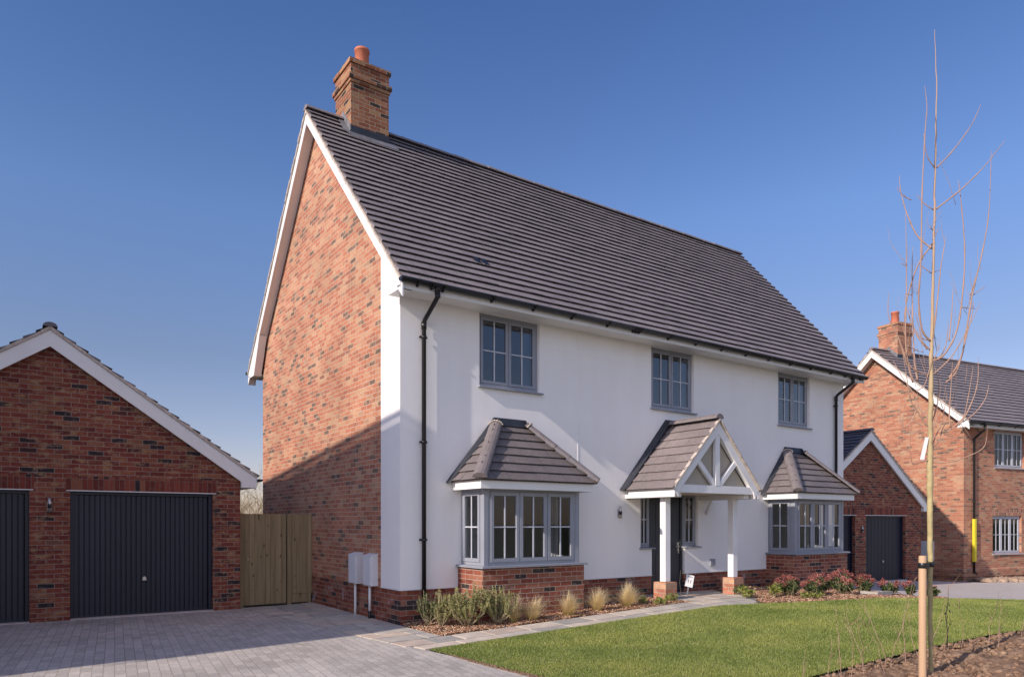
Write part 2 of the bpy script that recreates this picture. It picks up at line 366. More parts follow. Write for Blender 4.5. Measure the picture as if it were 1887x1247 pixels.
# ------------------------------------------------------------------ windows
def window(parent, x0, z0, w_, h_, y, n=2, glass=None, sill=True, fw=.055, bars=True, xform=None, name='window', sash=.045, hinge_trickle=True, silldepth=.14, frame_m=None, only=None):
    """casement window, frame front face at y, facing -y. xform maps points for the bay's side"""
    T = xform or (lambda p: p)
    class TB(MB):
        def face(s, pts, uvs=None, smooth=False): MB.face(s, [T(Vector(p)) for p in pts], uvs, smooth)
    f = TB(); d = .07; x1, z1 = x0+w_, z0+h_
    f.box(x0, y, z0, x1, y+d, z0+fw); f.box(x0, y, z1-fw, x1, y+d, z1); f.box(x0, y, z0+fw, x0+fw, y+d, z1-fw); f.box(x1-fw, y, z0+fw, x1, y+d, z1-fw)
    cw = (w_-fw*2)/n
    bars_b = TB(); gl = TB(); sb = TB()
    for i in range(n):
        a = x0+fw+cw*i; c = a+cw
        if i: f.box(a-.012, y+.002, z0+fw, a+.012, y+d-.002, z1-fw)
        a += .008 if i else 0.003; c -= .008 if i < n-1 else .003
        s0, s1 = z0+fw+.003, z1-fw-.003; yy = y-.012
        sb.box(a, yy, s0, c, y+.045, s0+sash); sb.box(a, yy, s1-sash, c, y+.045, s1); sb.box(a, yy, s0+sash, a+sash, y+.045, s1-sash); sb.box(c-sash, yy, s0+sash, c, y+.045, s1-sash)
        mx = (a+c)/2; mz = (s0+s1)/2
        if bars:
            bars_b.box(mx-.011, y-.002, s0+sash, mx+.011, y+.010, s1-sash)
            bars_b.box(a+sash, y-.0005, mz-.010, mx-.011, y+.009, mz+.010); bars_b.box(mx+.011, y-.0005, mz-.010, c-sash, y+.009, mz+.010)
        gl.face([(a+sash, y+.014, s0+sash), (c-sash, y+.014, s0+sash), (c-sash, y+.014, s1-sash), (a+sash, y+.014, s1-sash)])
    fr = f.build(name, frame_m or M_GREY, parent, .004)
    sb.build('sash', frame_m or M_GREY, fr, .006)
    gl.build('pane', glass or M_GLASS, fr)
    if bars: bars_b.build('glazing_bar', M_BAR, fr)
    if sill:
        s_ = TB(); s_.hexa([(x0-.03, y-silldepth+.02, z0-.035), (x1+.05, y-silldepth+.02, z0-.035), (x1+.05, y+.02, z0-.035), (x0-.03, y+.02, z0-.035),
                            (x0-.03, y-silldepth+.02, z0-.012), (x1+.05, y-silldepth+.02, z0-.012), (x1+.05, y+.02, z0-.001), (x0-.03, y+.02, z0-.001)])
        s_.build('sill', frame_m or M_GREY, fr, .003)
    return fr

# ------------------------------------------------------------------ gutter and pipes
def gutter(parent, x0, x1, y, z, brackets=(), r=.064, name='gutter'):
    b = MB(); n = 10
    def ring(x, rr): return [Vector((x, y+rr*math.cos(math.pi+math.pi*j/n), z+rr*math.sin(math.pi+math.pi*j/n))) for j in range(n+1)]
    A, B_ = ring(x0, r), ring(x1, r); A2, B2 = ring(x0, r-.006), ring(x1, r-.006)
    for j in range(n):
        b.face([A[j], A[j+1], B_[j+1], B_[j]], smooth=True); b.face([A2[j+1], A2[j], B2[j], B2[j+1]], smooth=True)
    b.face([A[0], B_[0], B2[0], A2[0]]); b.face([A2[n], B2[n], B_[n], A[n]])
    b.face(A); b.face(B_[::-1])
    gt = b.build(name, M_BLACK, parent)
    for x in brackets:
        k = MB(); A, B_ = ring(x-.018, r+.006), ring(x+.018, r+.006)
        for j in range(n): k.face([A[j], A[j+1], B_[j+1], B_[j]])
        k.face(A); k.face(B_[::-1]); k.box(x-.012, y+.02, z-.085, x+.012, y+r+.015, z-.01); k.build('bracket', M_BLACK, gt)
    return gt
def downpipe(parent, x, yg, zg, yw, zb, zclips, shoe=True, turn=.22):
    b = MB(); r = .034
    b.tube([(x, yg, zg-.03), (x, yg, zg-.14)], .043, 12)
    b.tube([(x, yg, zg-.08), (x, yg, zg-.19), (x, yg+.03, zg-.225), (x, yw-.03, zg-.225-turn), (x, yw, zg-.26-turn), (x, yw, zb)], r, 12)
    b.tube([(x, yw, zg-.25-turn), (x, yw, zg-.36-turn)], .041, 12); b.tube([(x, yg, zg-.16), (x, yg, zg-.22)], .041, 12)
    if shoe: b.tube([(x, yw, zb), (x, yw-.03, zb-.05), (x, yw-.10, zb-.07)], r, 12)
    p = b.build('downpipe', M_BLACK, parent)
    for z in zclips:
        k = MB(); k.tube([(x, yw, z-.02), (x, yw, z+.02)], .042, 12); k.box(x-.065, yw+.012, z-.016, x+.065, yw-yw+yw+.03, z+.016); k.build('clip', M_BLACK, p)
    return p
def wall_lamp(parent, x, y, z):
    b = MB(); b.box(x-.03, y-.03, z-.09, x+.03, y, z+.05); b.tube([(x+.0, y-.055, z-.11), (x, y-.055, z+.11)], .027, 14)
    b.box(x-.012, y-.06, z-.02, x+.012, y-.02, z+.02)
    l = b.build('wall_lamp', M_STEEL, parent)
    k = MB(); k.tube([(x, y-.055, z-.045), (x, y-.055, z+.02)], .0285, 14); k.build('lamp_shade', M_BLACK, l)
    return l

def bargeboard(parent, x, zf, ys, width=.2, th=.03, m=None, name='bargeboard', undercloak=.05):
    """boards under a verge in the plane x; ys=(y_eave0, y_ridge, y_eave1), zf(y) top line"""
    for (ya, yb) in ((ys[0], ys[1]), (ys[2], ys[1])):
        b = MB(); b.prism([(ya, zf(ya)), (yb, zf(yb)), (yb, zf(yb)-width), (ya, zf(ya)-width)], 0, x, x+th)
        o = b.build(name, m or M_WHITE, parent, .003)
        if undercloak:
            c = MB(); k = 40; P = [ya+(yb-ya)*i/k for i in range(k+1)]
            for i in range(k):
                a, d_ = P[i], P[i+1]; e0 = random.uniform(-.004, .012); h = undercloak+random.uniform(-.004, .004)
                c.prism([(a, zf(a)+.001), (d_, zf(d_)+.001), (d_, zf(d_)+h), (a, zf(a)+h)], 0, x-.022-e0, x+.04)
            c.build('verge_mortar', M_MORTAR, o)

# ================================================================== MAIN HOUSE
H = thing('detached_house', 'large house with white rendered front, red brick gable and steep dark grey roof', 'house')
L, D = 11.89, 7.07; YR = 3.53; SL = 1.064; YE = -.47; ZE = 5.0
zr = lambda y: ZE+SL*((y-YE) if y <= YR else (2*YR-YE-y))      # underside of the tiles
DPC = .53
# front wall: render with openings
WT = .10   # reveal depth
W = [(1.393, 3.731), (5.273, 3.731), (9.265, 3.731)]; WW, WH = 1.205, 1.174
BX = [1.98, 9.82]
holes = [(x, z, x+WW, z+WH) for x, z in W]+[(c-.9, .2, c+.9, 2.08) for c in BX]+[(4.985, 1.06, 5.285, 2.12), (5.285, .1, 6.205, 2.12), (6.205, 1.06, 6.60, 2.12)]
b = MB(); holes_wall(b, 0, L, DPC, 4.93, 0, .3, holes)
b.build('front_render', M_REND, H)
b = MB(); holes_wall(b, .301, L-.301, -.3, DPC, .012, .288, [(c-.9, .2, c+.9, 2.08) for c in BX]+[(5.285, .1, 6.205, 2.12)])
b.build('front_plinth', M_BRICKP, H)
# bellcast drip at the foot of the render
b = MB()
for a, c in ((-.012, .99), (2.96, 5.285), (6.205, 8.83), (10.81, L+.01)): boxpart('render_bead', M_WHITE, H, (a, -.012, DPC-.004, c, -.001, DPC+.018), bevel=0)
boxpart('render_bead', M_WHITE, H, (-.012, -.001, DPC-.004, -.002, .671, DPC+.018), bevel=0)
b = MB()
for x in (3.447, 8.417): boxpart('expansion_joint', M_REND, H, (x-.012, -.005, DPC+.02, x+.012, -.0005, 4.92), bevel=0)
# gable wall left (brick), with the render return at the front corner
b = MB()
def gable_face(b, x, out, y0, y1, zb, zt=None, th=.3):
    ys = [y0, y1]
    poly = [(y0, zb), (y1, zb)]
    if y1 > YR: poly += [(y1, zr(y1)-.03), (YR, zr(YR)-.03)]
    else: poly += [(y1, zr(y1)-.03)]
    poly += [(y0, zr(y0)-.03)]
    b.prism(poly, 0, x, x+out*th)
gable_face(b, .008, 1, .674, D, DPC); b.build('gable_wall', M_BRICK, H)
b = MB(); b.prism([(.012, -.3), (D, -.3), (D, DPC), (.012, DPC)], 0, .012, .3); b.build('gable_plinth', M_BRICKP, H)
b = MB(); b.prism([(.001, DPC), (.671, DPC), (.671, zr(.671)-.03), (.001, zr(0)-.03)], 0, -.001, .295); b.build('corner_render', M_REND, H)
b = MB(); rear_h = [(.9, .2, 3.3, 2.2), (8.6, .2, 11.0, 2.2), (5.2, .9, 6.6, 2.1)]
holes_wall(b, .301, L-.301, -.3, 5.0, D-.3, .299, rear_h); b.build('rear_wall', M_BRICK, H)
for h_ in rear_h: window(H, h_[0]+.001, h_[1], h_[2]-h_[0]-.002, h_[3]-h_[1], D-.12, 2, bars=False, sill=False, name='rear_window')
b = MB(); gable_face(b, L-.3, 1, .301, D-.002, -.3, th=.3); b.build('gable_wall', M_BRICK, H)
# rooms behind the glass
b = MB()
b.face([(.31, .31, .2), (L-.31, .31, .2), (L-.31, 6.7, .2), (.31, 6.7, .2)][::1]); fl = b.build('floor', M_CARPET, H)
b = MB()
b.box(3.85, .305, .205, 3.95, 6.6, 2.45); b.box(7.9, .305, .205, 8.0, 6.6, 2.45); b.box(3.96, 3.2, .205, 7.89, 3.3, 2.45)
b.box(.305, .305, 2.455, L-.305, 6.7, 2.7); b.box(.305, 2.6, 2.705, L-.305, 2.7, 5.0); b.box(3.85, .305, 2.705, 3.95, 2.59, 5.0); b.box(7.9, .305, 2.705, 8.0, 2.59, 5.0)
b.box(.305, .305, 5.005, L-.305, 6.7, 5.08)
b.box(.302, .31, .205, .308, 6.6, 2.45); b.box(L-.308, .31, .205, L-.302, 6.6, 2.45)
b.box(.31, .303, .205, BX[0]-.905, .309, 2.45)
b.build('room_wall', M_ROOM, H)
# upper windows
for i, (x, z) in enumerate(W):
    wn = window(H, x, z, WW, WH, .06, 2, glass=M_GLASSU)
    k = MB()
    for q in ((x+WW-.30, .16, x+WW-.08), ): k.box(q[0], q[1], z+.05, q[2], q[1]+.03, z+WH-.05)
    k.build('blind', M_CURT, wn)
# entrance: door and two side windows
window(H, 4.985, 1.075, .30, 1.045, .06, 1, name='side_window', fw=.04, sash=.035)
window(H, 6.205, 1.075, .395, 1.045, .06, 1, name='side_window', fw=.045, sash=.04)
b = MB(); b.box(5.287, .05, .16, 5.345, .14, 2.118); b.box(6.145, .05, .16, 6.203, .14, 2.118); b.box(5.345, .05, 2.06, 6.145, .14, 2.118); b.box(5.287, -.02, .145, 6.203, .14, .1595)
dr = b.build('door', M_DOOR, H, .003)
b = MB(); b.box(5.35, .075, .165, 6.14, .12, 2.055)
for z0, z1 in ((.33, .95), (1.12, 1.92)):
    for a, c in ((5.47, 5.70), (5.79, 6.02)):
        b.box(a, .068, z0, c, .0745, z1)
b.build('door_leaf', M_DOOR, dr, .004)
b = MB(); b.box(6.065, .052, .93, 6.10, .0745, 1.15); b.tube([(6.083, .07, 1.07), (6.083, .02, 1.07), (5.97, .018, 1.07)], .011, 8); b.tube([(6.083, .07, .99), (6.083, .04, .99)], .012, 8)
b.tube([(6.083, .045, .99), (6.08, .035, .93)], .006, 6); b.build('handle', M_STEEL, dr)
b = MB(); b.box(6.96, -.03, .66, 7.10, -.002, .80); b.build('wall_vent', M_GREY, H)
# eaves
b = MB(); b.box(-.2, -.40, 4.905, 12.06, -.001, 4.925); b.build('soffit', M_WHITE, H)
b = MB(); b.box(-.2, -.425, 4.875, 12.06, -.402, 5.06); b.build('fascia', M_WHITE, H, .005)
boxpart('soffit', M_WHITE, H, (-.2, D+.001, 4.905, 12.06, D+.42, 4.925)); boxpart('fascia', M_WHITE, H, (-.2, D+.422, 4.875, 12.06, D+.445, 5.06))
gutter(H, -.235, 12.03, -.492, 5.008, [.05, .28, .47]+[1.33+.80*i for i in range(4)]+[4.35, 4.42, 4.49]+[5.25+.76*i for i in range(7)]+[10.6, 11.2, 11.55, 11.85])
gutter(H, -.235, 12.3, D+.50, 5.035)
downpipe(H, .365, -.484, 5.03, -.062, .24, (4.33, 2.75, 1.28))
downpipe(H, 11.47, -.484, 5.03, -.062, .2, (4.33, 2.6, 1.2))
# verge skews a little at the right hand end
XR = lambda y: 12.04+.13*(min(y, 2*YR-y)-YE)
VL = math.hypot(1, SL); LEN = (YR-YE)*VL
b = MB(); tiles(b, (0, YE-.045, ZE-.045*SL+.02), (1, 0, 0), (0, 1, SL), lambda t: -.215, lambda t: XR(YE+t/VL), LEN+.06, gauge=(LEN+.06)/29, th=.036)
b.k = 0; rf = b.build('roof', M_TILE, H)
b = MB(); tiles(b, (0, 2*YR-YE+.045, ZE-.045*SL+.02), (1, 0, 0), (0, -1, SL), lambda t: -.215, lambda t: XR(YE+t/VL), LEN+.06, gauge=(LEN+.06)/29, th=.034)
b.face([(-.19, YE, ZE-.01), (XR(YE)-.02, YE, ZE-.01), (XR(YR)-.02, YR, zr(YR)-.02), (-.19, YR, zr(YR)-.02)]); b.face([(-.19, 2*YR-YE, ZE-.01), (XR(YE)-.02, 2*YR-YE, ZE-.01), (XR(YR)-.02, YR, zr(YR)-.02), (-.19, YR, zr(YR)-.02)])
b.build('rear_roof', M_TILE, H)
for xa, xb in ((-.215, .50), (1.32, XR(YR))):
    b = MB(); capline(b, (xa, YR, zr(YR)+.01), (xb, YR, zr(YR)+.01), .105, .42); b.build('ridge_tiles', M_TILE, rf)
bargeboard(H, -.2, lambda y: zr(y)-.045, (YE, YR, 2*YR-YE), .215, .025)
b = MB(); b.prism([(-.426, zr(YE)-.14), (-.426, zr(-.426)-.06), (-.13, zr(-.13)-.24), (.0, zr(0)-.26), (.0, 4.872), (-.426, 4.872)], 0, -.199, -.03); b.build('eaves_box', M_WHITE, H)
b = MB(); b.prism([(2*YR-YE, zr(YE)-.26), (2*YR-YE, zr(YE)-.10), (D+.1, zr(D+.1)-.24), (D-.45, zr(D-.45)-.26), (D, 4.88), (D+.4, 4.88)], 0, -.198, -.03); b.build('eaves_box', M_WHITE, H, .003)
b = MB()   # verge soffit
for s in (0, 1):
    f = (lambda y: y) if not s else (lambda y: 2*YR-y)
    p = [(-.175, f(YE+.3)), (-.002, f(YE+.3)), (-.002, f(YR)), (-.175, f(YR))]
    b.face([(x, y, zr(y)-.205) for x, y in p])
b.build('verge_soffit', M_WHITE, H)
# soffit at the right end
b = MB(); b.prism([(YE+.02, zr(YE)-.12), (YE+.02, zr(YE)-.01), (YR, zr(YR)-.01), (2*YR-YE-.02, zr(YE)-.01), (2*YR-YE-.02, zr(YE)-.12), (YR, zr(YR)-.2)], 0, 11.98, 12.03); b.build('bargeboard', M_WHITE, H)
b = MB(); b.box(-.185+12.08, -.02, 4.88, 12.03, D, 4.93); b.build('eaves_box', M_WHITE, H)
# roof vent tiles
b = MB()
for i in range(2):
    x = 1.44+i*.15; y = .22; z = zr(y)+.055
    b.hexa([(x, y-.05, z-.055), (x+.12, y-.05, z-.055), (x+.12, y+.12, z+.125), (x, y+.12, z+.125), (x+.01, y-.06, z-.025), (x+.11, y-.06, z-.025), (x+.09, y+.11, z+.13), (x+.03, y+.11, z+.13)])
    b.build('vent_tile', M_BLACK, rf, .008); b = MB()
# chimney
CX0, CX1, CY0, CY1 = .52, 1.30, 3.14, 3.92
def chimney(parent, x0, x1, y0, y1, zb, zt, zroof, m):
    b = MB(); cx, cy = (x0+x1)/2, (y0+y1)/2
    b.box(x0, y0, zb, x1, y1, zt-.45); b.box(x0-.022, y0-.022, zt-.45, x1+.022, y1+.022, zt-.385); b.box(x0-.05, y0-.05, zt-.385, x1+.05, y1+.05, zt-.30)
    b.box(x0-.004, y0-.004, zt-.30, x1+.004, y1+.004, zt-.09); b.box(x0-.035, y0-.035, zt-.09, x1+.035, y1+.035, zt)
    ch = b.build('chimney', m, parent, .006)
    b = MB(); b.hexa([(x0-.02, y0-.02, zt+.001), (x1+.02, y0-.02, zt+.001), (x1+.02, y1+.02, zt+.001), (x0-.02, y1+.02, zt+.001), (cx-.2, cy-.2, zt+.06), (cx+.2, cy-.2, zt+.06), (cx+.2, cy+.2, zt+.06), (cx-.2, cy+.2, zt+.06)]); b.build('mortar_flaunching', M_MORTAR, ch)
    b = MB(); b.lathe(cx, cy, [(.135, zt), (.135, zt+.43), (.148, zt+.435), (.15, zt+.46), (.145, zt+.485), (.12, zt+.485), (.11, zt+.40), (.11, zt+.1)], 24); b.build('chimney_pot', M_TERRA, ch)
    b = MB(); z = zroof(y0); b.hexa([(x0-.012, y0-.03, z-.05), (x1+.012, y0-.03, z-.05), (x1+.012, y0-.001, z-.05), (x0-.012, y0-.001, z-.05), (x0-.012, y0-.012, z+.17), (x1+.012, y0-.012, z+.17), (x1+.012, y0-.001, z+.17), (x0-.012, y0-.001, z+.17)])
    b.build('lead_flashing', M_LEAD, ch)
    b = MB(); b.prism([(y0-.02, zroof(y0)-.02), (y0-.02, zroof(y0)+.16), (cy, zroof(cy)+.2), (cy+.2, zroof(cy-.2)), (cy, zroof(cy)-.1)], 0, x0-.012, x0-.001)
    n_ = Vector((0, -SL, 1)).normalized()
    pts = []
    for (xx, dy) in ((x0-.15, -.06), (x0-.15, -.02), (x1+.1, -.20), (x0-.02, -.24)): pass
    q = [(x0-.12, y0+.32), (x0-.16, y0-.0), (x0-.05, y0-.17), (x1+.16, y0-.15), (x1+.14, y0+.02), (x1+.02, y0+.02), (x0-.01, y0+.02), (x0-.01, y0+.36)]
    b.face([(x, y, zroof(y)+.058) for x, y in q]); b.face([(x, y, zroof(y)+.052) for x, y in q][::-1])
    b.build('lead_apron', M_LEADL, ch)
    return ch
chimney(H, CX0, CX1, CY0, CY1, 8.3, 10.30, lambda y: zr(y)+.02, M_BRICKC)
# lamp, meter boxes
wall_lamp(H, 4.42, 0, 1.73)
for k, (y0, y1) in enumerate(((1.37, 1.70), (.79, 1.10))):
    b = MB(); b.box(-.115, y0, .54, .007, y1, 1.02); b.prism([(-.125, 1.015), (.007, 1.05), (.007, 1.0205), (-.125, 1.005)][::1], 1, y0-.008, y1+.008)
    mb = b.build('meter_box', M_METER, H, .008)
    b = MB(); b.box(-.125, y0+.02, .56, -.1155, y1-.02, 1.00)
    for j in range(3): b.box(-.128, y0+.06, .93+.018*j, -.1255, y1-.06, .938+.018*j)
    b.build('meter_box_door', M_METER, mb, .004)
    b = MB(); b.tube([(-.06, y0+.17, .54), (-.06, y0+.17, -.02 if not k else .14)], .021, 10); b.build('conduit', M_WHITE, mb)
    if k: 
        b = MB(); b.tube([(-.06, y0+.17, .139), (-.06, y0+.17, -.02)], .025, 10); b.build('conduit_sleeve', M_BLACK, mb)

# ---- box bays
def bay(cx, base, side_right=False):
    yb = -.72; hb = .985; zs = .855
    b = MB(); 
    for q in ((cx-hb, yb, base, cx+hb, yb+.10, zs), (cx-hb, yb+.1, base, cx-hb+.1, .011, zs), (cx+hb-.1, yb+.1, base, cx+hb, .011, zs)): b.box(*q)
    by = b.build('bay_window', M_BRICKB, H)
    b = MB(); b.box(cx-hb-.045, yb-.06, zs, cx+hb+.045, .0-.002, zs+.018); b.box(cx-hb-.03, yb-.045, zs+.018, cx+hb+.03, -.002, zs+.034); b.build('sill', M_GREY, by, .003)
    zf0, zf1 = zs+.034, 2.055; yf = yb+.055; x0, x1 = cx-hb+.055, cx+hb-.055
    post = .075
    for xa in (x0, x1-post): boxpart('corner_post', M_GREY, by, (xa, yf, zf0, xa+post, yf+post, zf1))
    # front: three casements; sides: one casement each
    tmp = []
    f = window(by, x0+post, zf0, (x1-x0)-2*post, zf1-zf0, yf+.008, 3, sill=False, name='front_casements', fw=.045, sash=.058)
    for sgn in (-1, 1):
        xs = x0 if sgn < 0 else x1
        T = (lambda p: Vector((x0+p.y, -p.x, p.z))) if sgn < 0 else (lambda p: Vector((x1-p.y, p.x, p.z)))
        # local x runs along the side, from wall to post (left side) or post to wall (right side)
        if sgn < 0: window(by, 0.005, zf0, -yf-post-.005, zf1-zf0, .008, 1, sill=False, xform=T, name='side_casement', fw=.045, sash=.058)
        else: window(by, yf+post, zf0, -yf-post-.005, zf1-zf0, .008, 1, sill=False, xform=T, name='side_casement', fw=.045, sash=.058)
    # fascia and soffit
    yo = -.83; ho = 1.09
    b = MB(); b.box(cx-ho, yo, 2.04, cx+ho, yo+.02, 2.165); b.box(cx-ho, yo+.02, 2.04, cx-ho+.02, -.001, 2.165); b.box(cx+ho-.02, yo+.02, 2.04, cx+ho, -.001, 2.165); b.build('fascia', M_WHITE, by, .003)
    b = MB(); b.box(cx-ho+.02, yo+.02, 2.06, cx+ho-.02, -.001, 2.075); b.build('soffit', M_WHITE, by)
    # inside reveal lining below roof is the soffit; seat inside
    b = MB(); b.box(cx-hb+.10, yb+.10, zs-.03, cx+hb-.10, .3, zs); b.build('window_board', M_ROOM, by)
    # hipped roof
    ye = -.875; he = 1.135; ze = 2.165; zt = 3.13; rise = zt-ze; dy = -ye; ht = he-dy*.96
    sl = math.hypot(dy, rise)
    b = MB(); k = (he-ht)/sl
    tiles(b, (cx, ye, ze), (1, 0, 0), (0, dy, rise), lambda t: -he+k*t, lambda t: he-k*t, sl, gauge=sl/7, tw=.27, seed=3)
    rf_ = b.build('roof', M_TILEB, by)
    s2 = math.hypot(he-ht, rise)
    b = MB(); tiles(b, (cx-he, 0, ze), (0, 1, 0), (he-ht, 0, rise), lambda t: ye+dy*t/s2, lambda t: -.001, s2, gauge=s2/7, tw=.27, seed=4)
    b.build('side_roof', M_TILEB, by); b = MB()
    tiles(b, (cx+he, 0, ze), (0, 1, 0), (-(he-ht), 0, rise), lambda t: ye+dy*t/s2, lambda t: -.001, s2, gauge=s2/7, tw=.27, seed=5)
    b.build('side_roof', M_TILEB, by)
    for s in (-1, 1):
        P0 = Vector((cx+s*(he+.0), ye+.0, ze+.035)); P1 = Vector((cx+s*(ht-.0), -.05, zt+.0))
        b = MB(); capline(b, P0+(P1-P0)*.0, P1, .105, .33, squash=.75); b.build('hip_tile', M_RIDGE, by)
        b = MB(); T_ = (P1-P0).normalized(); sd = T_.cross(Vector((0, 0, 1))).normalized(); up = sd.cross(T_)
        # mortar fillet at head and foot
        for c_, rr in ((P1-T_*.05+up*.0, .112),):
            pts = [c_+sd*math.cos(math.pi*j/9)*rr*random.uniform(.95, 1.08)+up*math.sin(math.pi*j/9)*rr*.85*random.uniform(.95, 1.08) for j in range(10)]
            for j in range(9): b.tube([pts[j], pts[j+1]], .012, 5)
        for q in range(7):
            if s > 0: break
        b.build('hip_mortar', M_MORTAR, by)
        b = MB()
        if s < 0:
            for q in (.18, .30, .55, .80, .9):
                c_ = P0+(P1-P0)*q+up*.078+sd*random.uniform(-.02, .02); b.tube([c_-T_*.012, c_+T_*.012, c_+T_*.02-up*.01], .011, 6)
            b.build('tile_clip', M_BLACK, by)
    # lead
    b = MB(); lw = .075
    for s in (-1, 1):
        b.hexa([(cx+s*(he+.06), -.012, ze-.01), (cx+s*(he-.05), -.012, ze+.0), (cx+s*(he-.05), -.0015, ze), (cx+s*(he+.06), -.0015, ze-.01),
                (cx+s*(ht+.02), -.012, zt+.11), (cx+s*(ht-.05), -.012, zt+.02), (cx+s*(ht-.05), -.0015, zt+.02), (cx+s*(ht+.02), -.0015, zt+.11)])
        b.hexa([(cx+s*(he+.06), -.10, ze-.035), (cx+s*(he+.08), -.014, ze-.01), (cx+s*(he+.03), -.014, ze+.03), (cx+s*(he+.0), -.12, ze+.05),
                (cx+s*(ht+.03), -.06, zt+.03), (cx+s*(ht+.05), -.014, zt+.08), (cx+s*(ht-.02), -.014, zt+.1), (cx+s*(ht-.04), -.08, zt+.08)])
    b.hexa([(cx-ht-.03, -.07, zt-.02), (cx+ht+.03, -.07, zt-.02), (cx+ht+.03, -.002, zt-.02), (cx-ht-.03, -.002, zt-.02), (cx-ht-.02, -.03, zt+.105), (cx+ht+.02, -.03, zt+.105), (cx+ht+.02, -.002, zt+.112), (cx-ht-.02, -.002, zt+.112)])
    b.build('lead_flashing', M_LEAD, by)
bay(BX[0], -.05); bay(BX[1], -.05)

# ---- porch
PC = 5.75; PE = 1.18; YP = -1.2; PZ = 2.15; PSL = 1.045; 
zp = lambda x: PZ+PSL*(PE-abs(x-PC))
po = MB()
for s in (-1, 1): po.box(PC+s*(PE-.02), YP, 1.985, PC+s*(PE-.045), -.001, 2.13)
porch = po.build('porch', M_WOODW, H, .003)
plen = PE*math.hypot(1, PSL)
for s, nm in ((-1, 'roof'), (1, 'roof')):
    b = MB(); tiles(b, (PC+s*(PE+.035), 0, PZ-.035*PSL+.01), (0, 1, 0), (-s, 0, PSL), lambda t: YP-.03, lambda t: -.001, plen+.05, gauge=(plen+.05)/8, tw=.26, th=.022, seed=8+s); b.face([(PC+s*PE, YP+.01, PZ), (PC+s*PE, 0, PZ), (PC, 0, zp(PC)), (PC, YP+.01, zp(PC))])
    b.build(nm, M_TILEP, porch)
b = MB(); capline(b, (PC, YP-.03, zp(PC)+.035), (PC, -.01, zp(PC)+.035), .095, .39, squash=.85); b.build('ridge_tile', M_RIDGE, porch)
b = MB()
for s in (-1, 1):
    for i in range(8):
        t = (i+1)/8; x = PC+s*(PE+.02)*(1-t*1.0); b.tube([(x, -.1, zp(x)+.04), (x+s*.02, -.11, zp(x+s*.02)+.045)], .012, 5)
    k = 24
    for i in range(k):
        xa, xb = PC+s*PE*i/k, PC+s*PE*(i+1)/k; h = random.uniform(.03, .045)
        b.prism([(xa, zp(xa)), (xb, zp(xb)), (xb, zp(xb)+h), (xa, zp(xa)+h)], 1, YP-.038-random.uniform(0, .008), YP+.02)
b.build('verge_mortar', M_MORTAR, porch)
# truss
def rafter(b, s, top, wd, y0, y1, xo=0):
    """rafter from foot to apex; vertical width"""
    xa, xb = PC+s*(PE-.0), PC
    b.prism([(xa+s*.0, zp(xa)-.001), (xb, zp(xb)-.001), (xb, zp(xb)-wd-.02), (PC+s*(PE-.17), zp(PC+s*(PE-.17))-wd), (PC+s*(PE-.12), 1.985), (xa, 1.985+.13)], 1, y0, y1)
b = MB(); rafter(b, -1, 0, .215, YP, YP+.09); b.build('rafter', M_WOODW, porch, .004)
b = MB(); rafter(b, 1, 0, .215, YP, YP+.09); b.build('rafter', M_WOODW, porch, .004)
b = MB(); b.box(PC-PE+.17, YP+.02, 2.065, PC+PE-.17, YP+.10, 2.205); b.build('tie_beam', M_WOODW, porch, .004)
b = MB(); b.box(PC-.06, YP+.015, 2.206, PC+.06, YP+.085, zp(PC)-.2); b.build('king_post', M_WOODW, porch, .004)
for s in (-1, 1):
    b = MB(); x0_ = PC+s*.062; p = Vector((x0_, 0, 2.21)); q = Vector((PC+s*.52, 0, zp(PC+s*.52)-.20)); dd = (q-p).normalized(); nn = Vector((-dd.z, 0, dd.x))*.045
    pl = [(p.x-nn.x, p.z-nn.z), (p.x+nn.x, p.z+nn.z), (q.x+nn.x, q.z+nn.z), (q.x-nn.x, q.z-nn.z)]
    b.prism(pl, 1, YP+.022, YP+.078); b.build('brace', M_WOODW, porch, .003)
b = MB(); b.prism([(PC-PE+.2, 2.13), (PC+PE-.2, 2.13), (PC, zp(PC)-.22)], 1, YP+.11, YP+.13)
b.build('gable_panel', mottled('cream_board', (.42, .37, .30), .8, .06, 3), porch)
boxpart('ceiling', mottled('cream_ceiling', (.60, .54, .46), .8, .05, 3), porch, (PC-PE+.05, YP+.101, 2.07, PC+PE-.05, -.002, 2.085))
for s in (-1, 1): boxpart('wall_plate', M_WOODW, porch, (PC+s*.87, YP+.101, 1.986, PC+s*1.0, -.003, 2.068))
for s in (-1, 1):
    px = PC+s*.935
    b = MB(); b.box(px-.065, -.845, .492, px+.065, -.715, 1.985); pst = b.build('post', M_WOODW, porch, .005)
    b = MB(); b.box(px-.145, -.925, .0, px+.145, -.635, .485); b.build('brick_pier', brick_mat('pier_brick', [(a, (q[0]*1.05+.02, q[1]*1.1, q[2]*1.1)) for a, q in RED if a > .1], bw=.2275, mortar=(.45, .38, .31)) if s < 0 else bpy.data.materials['pier_brick'], porch, .005)
b = MB(); b.box(5.0, -.10, 1.74, 5.04, -.001, 1.98); 
b = MB()
b.tube([(6.85, -.001, 1.72), (6.62, -.32, 1.985)], .03, 4); b.build('bracket', M_WOODW, porch)
b = MB()
b.hexa([(PC-PE-.13, -.012, PZ-.01), (PC-PE+.02, -.012, PZ+.02), (PC-PE+.02, -.0015, PZ+.02), (PC-PE-.13, -.0015, PZ-.01), (PC-.10, -.012, zp(PC)+.14), (PC+.1, -.012, zp(PC)-.02), (PC+.1, -.0015, zp(PC)-.02), (PC-.1, -.0015, zp(PC)+.14)])
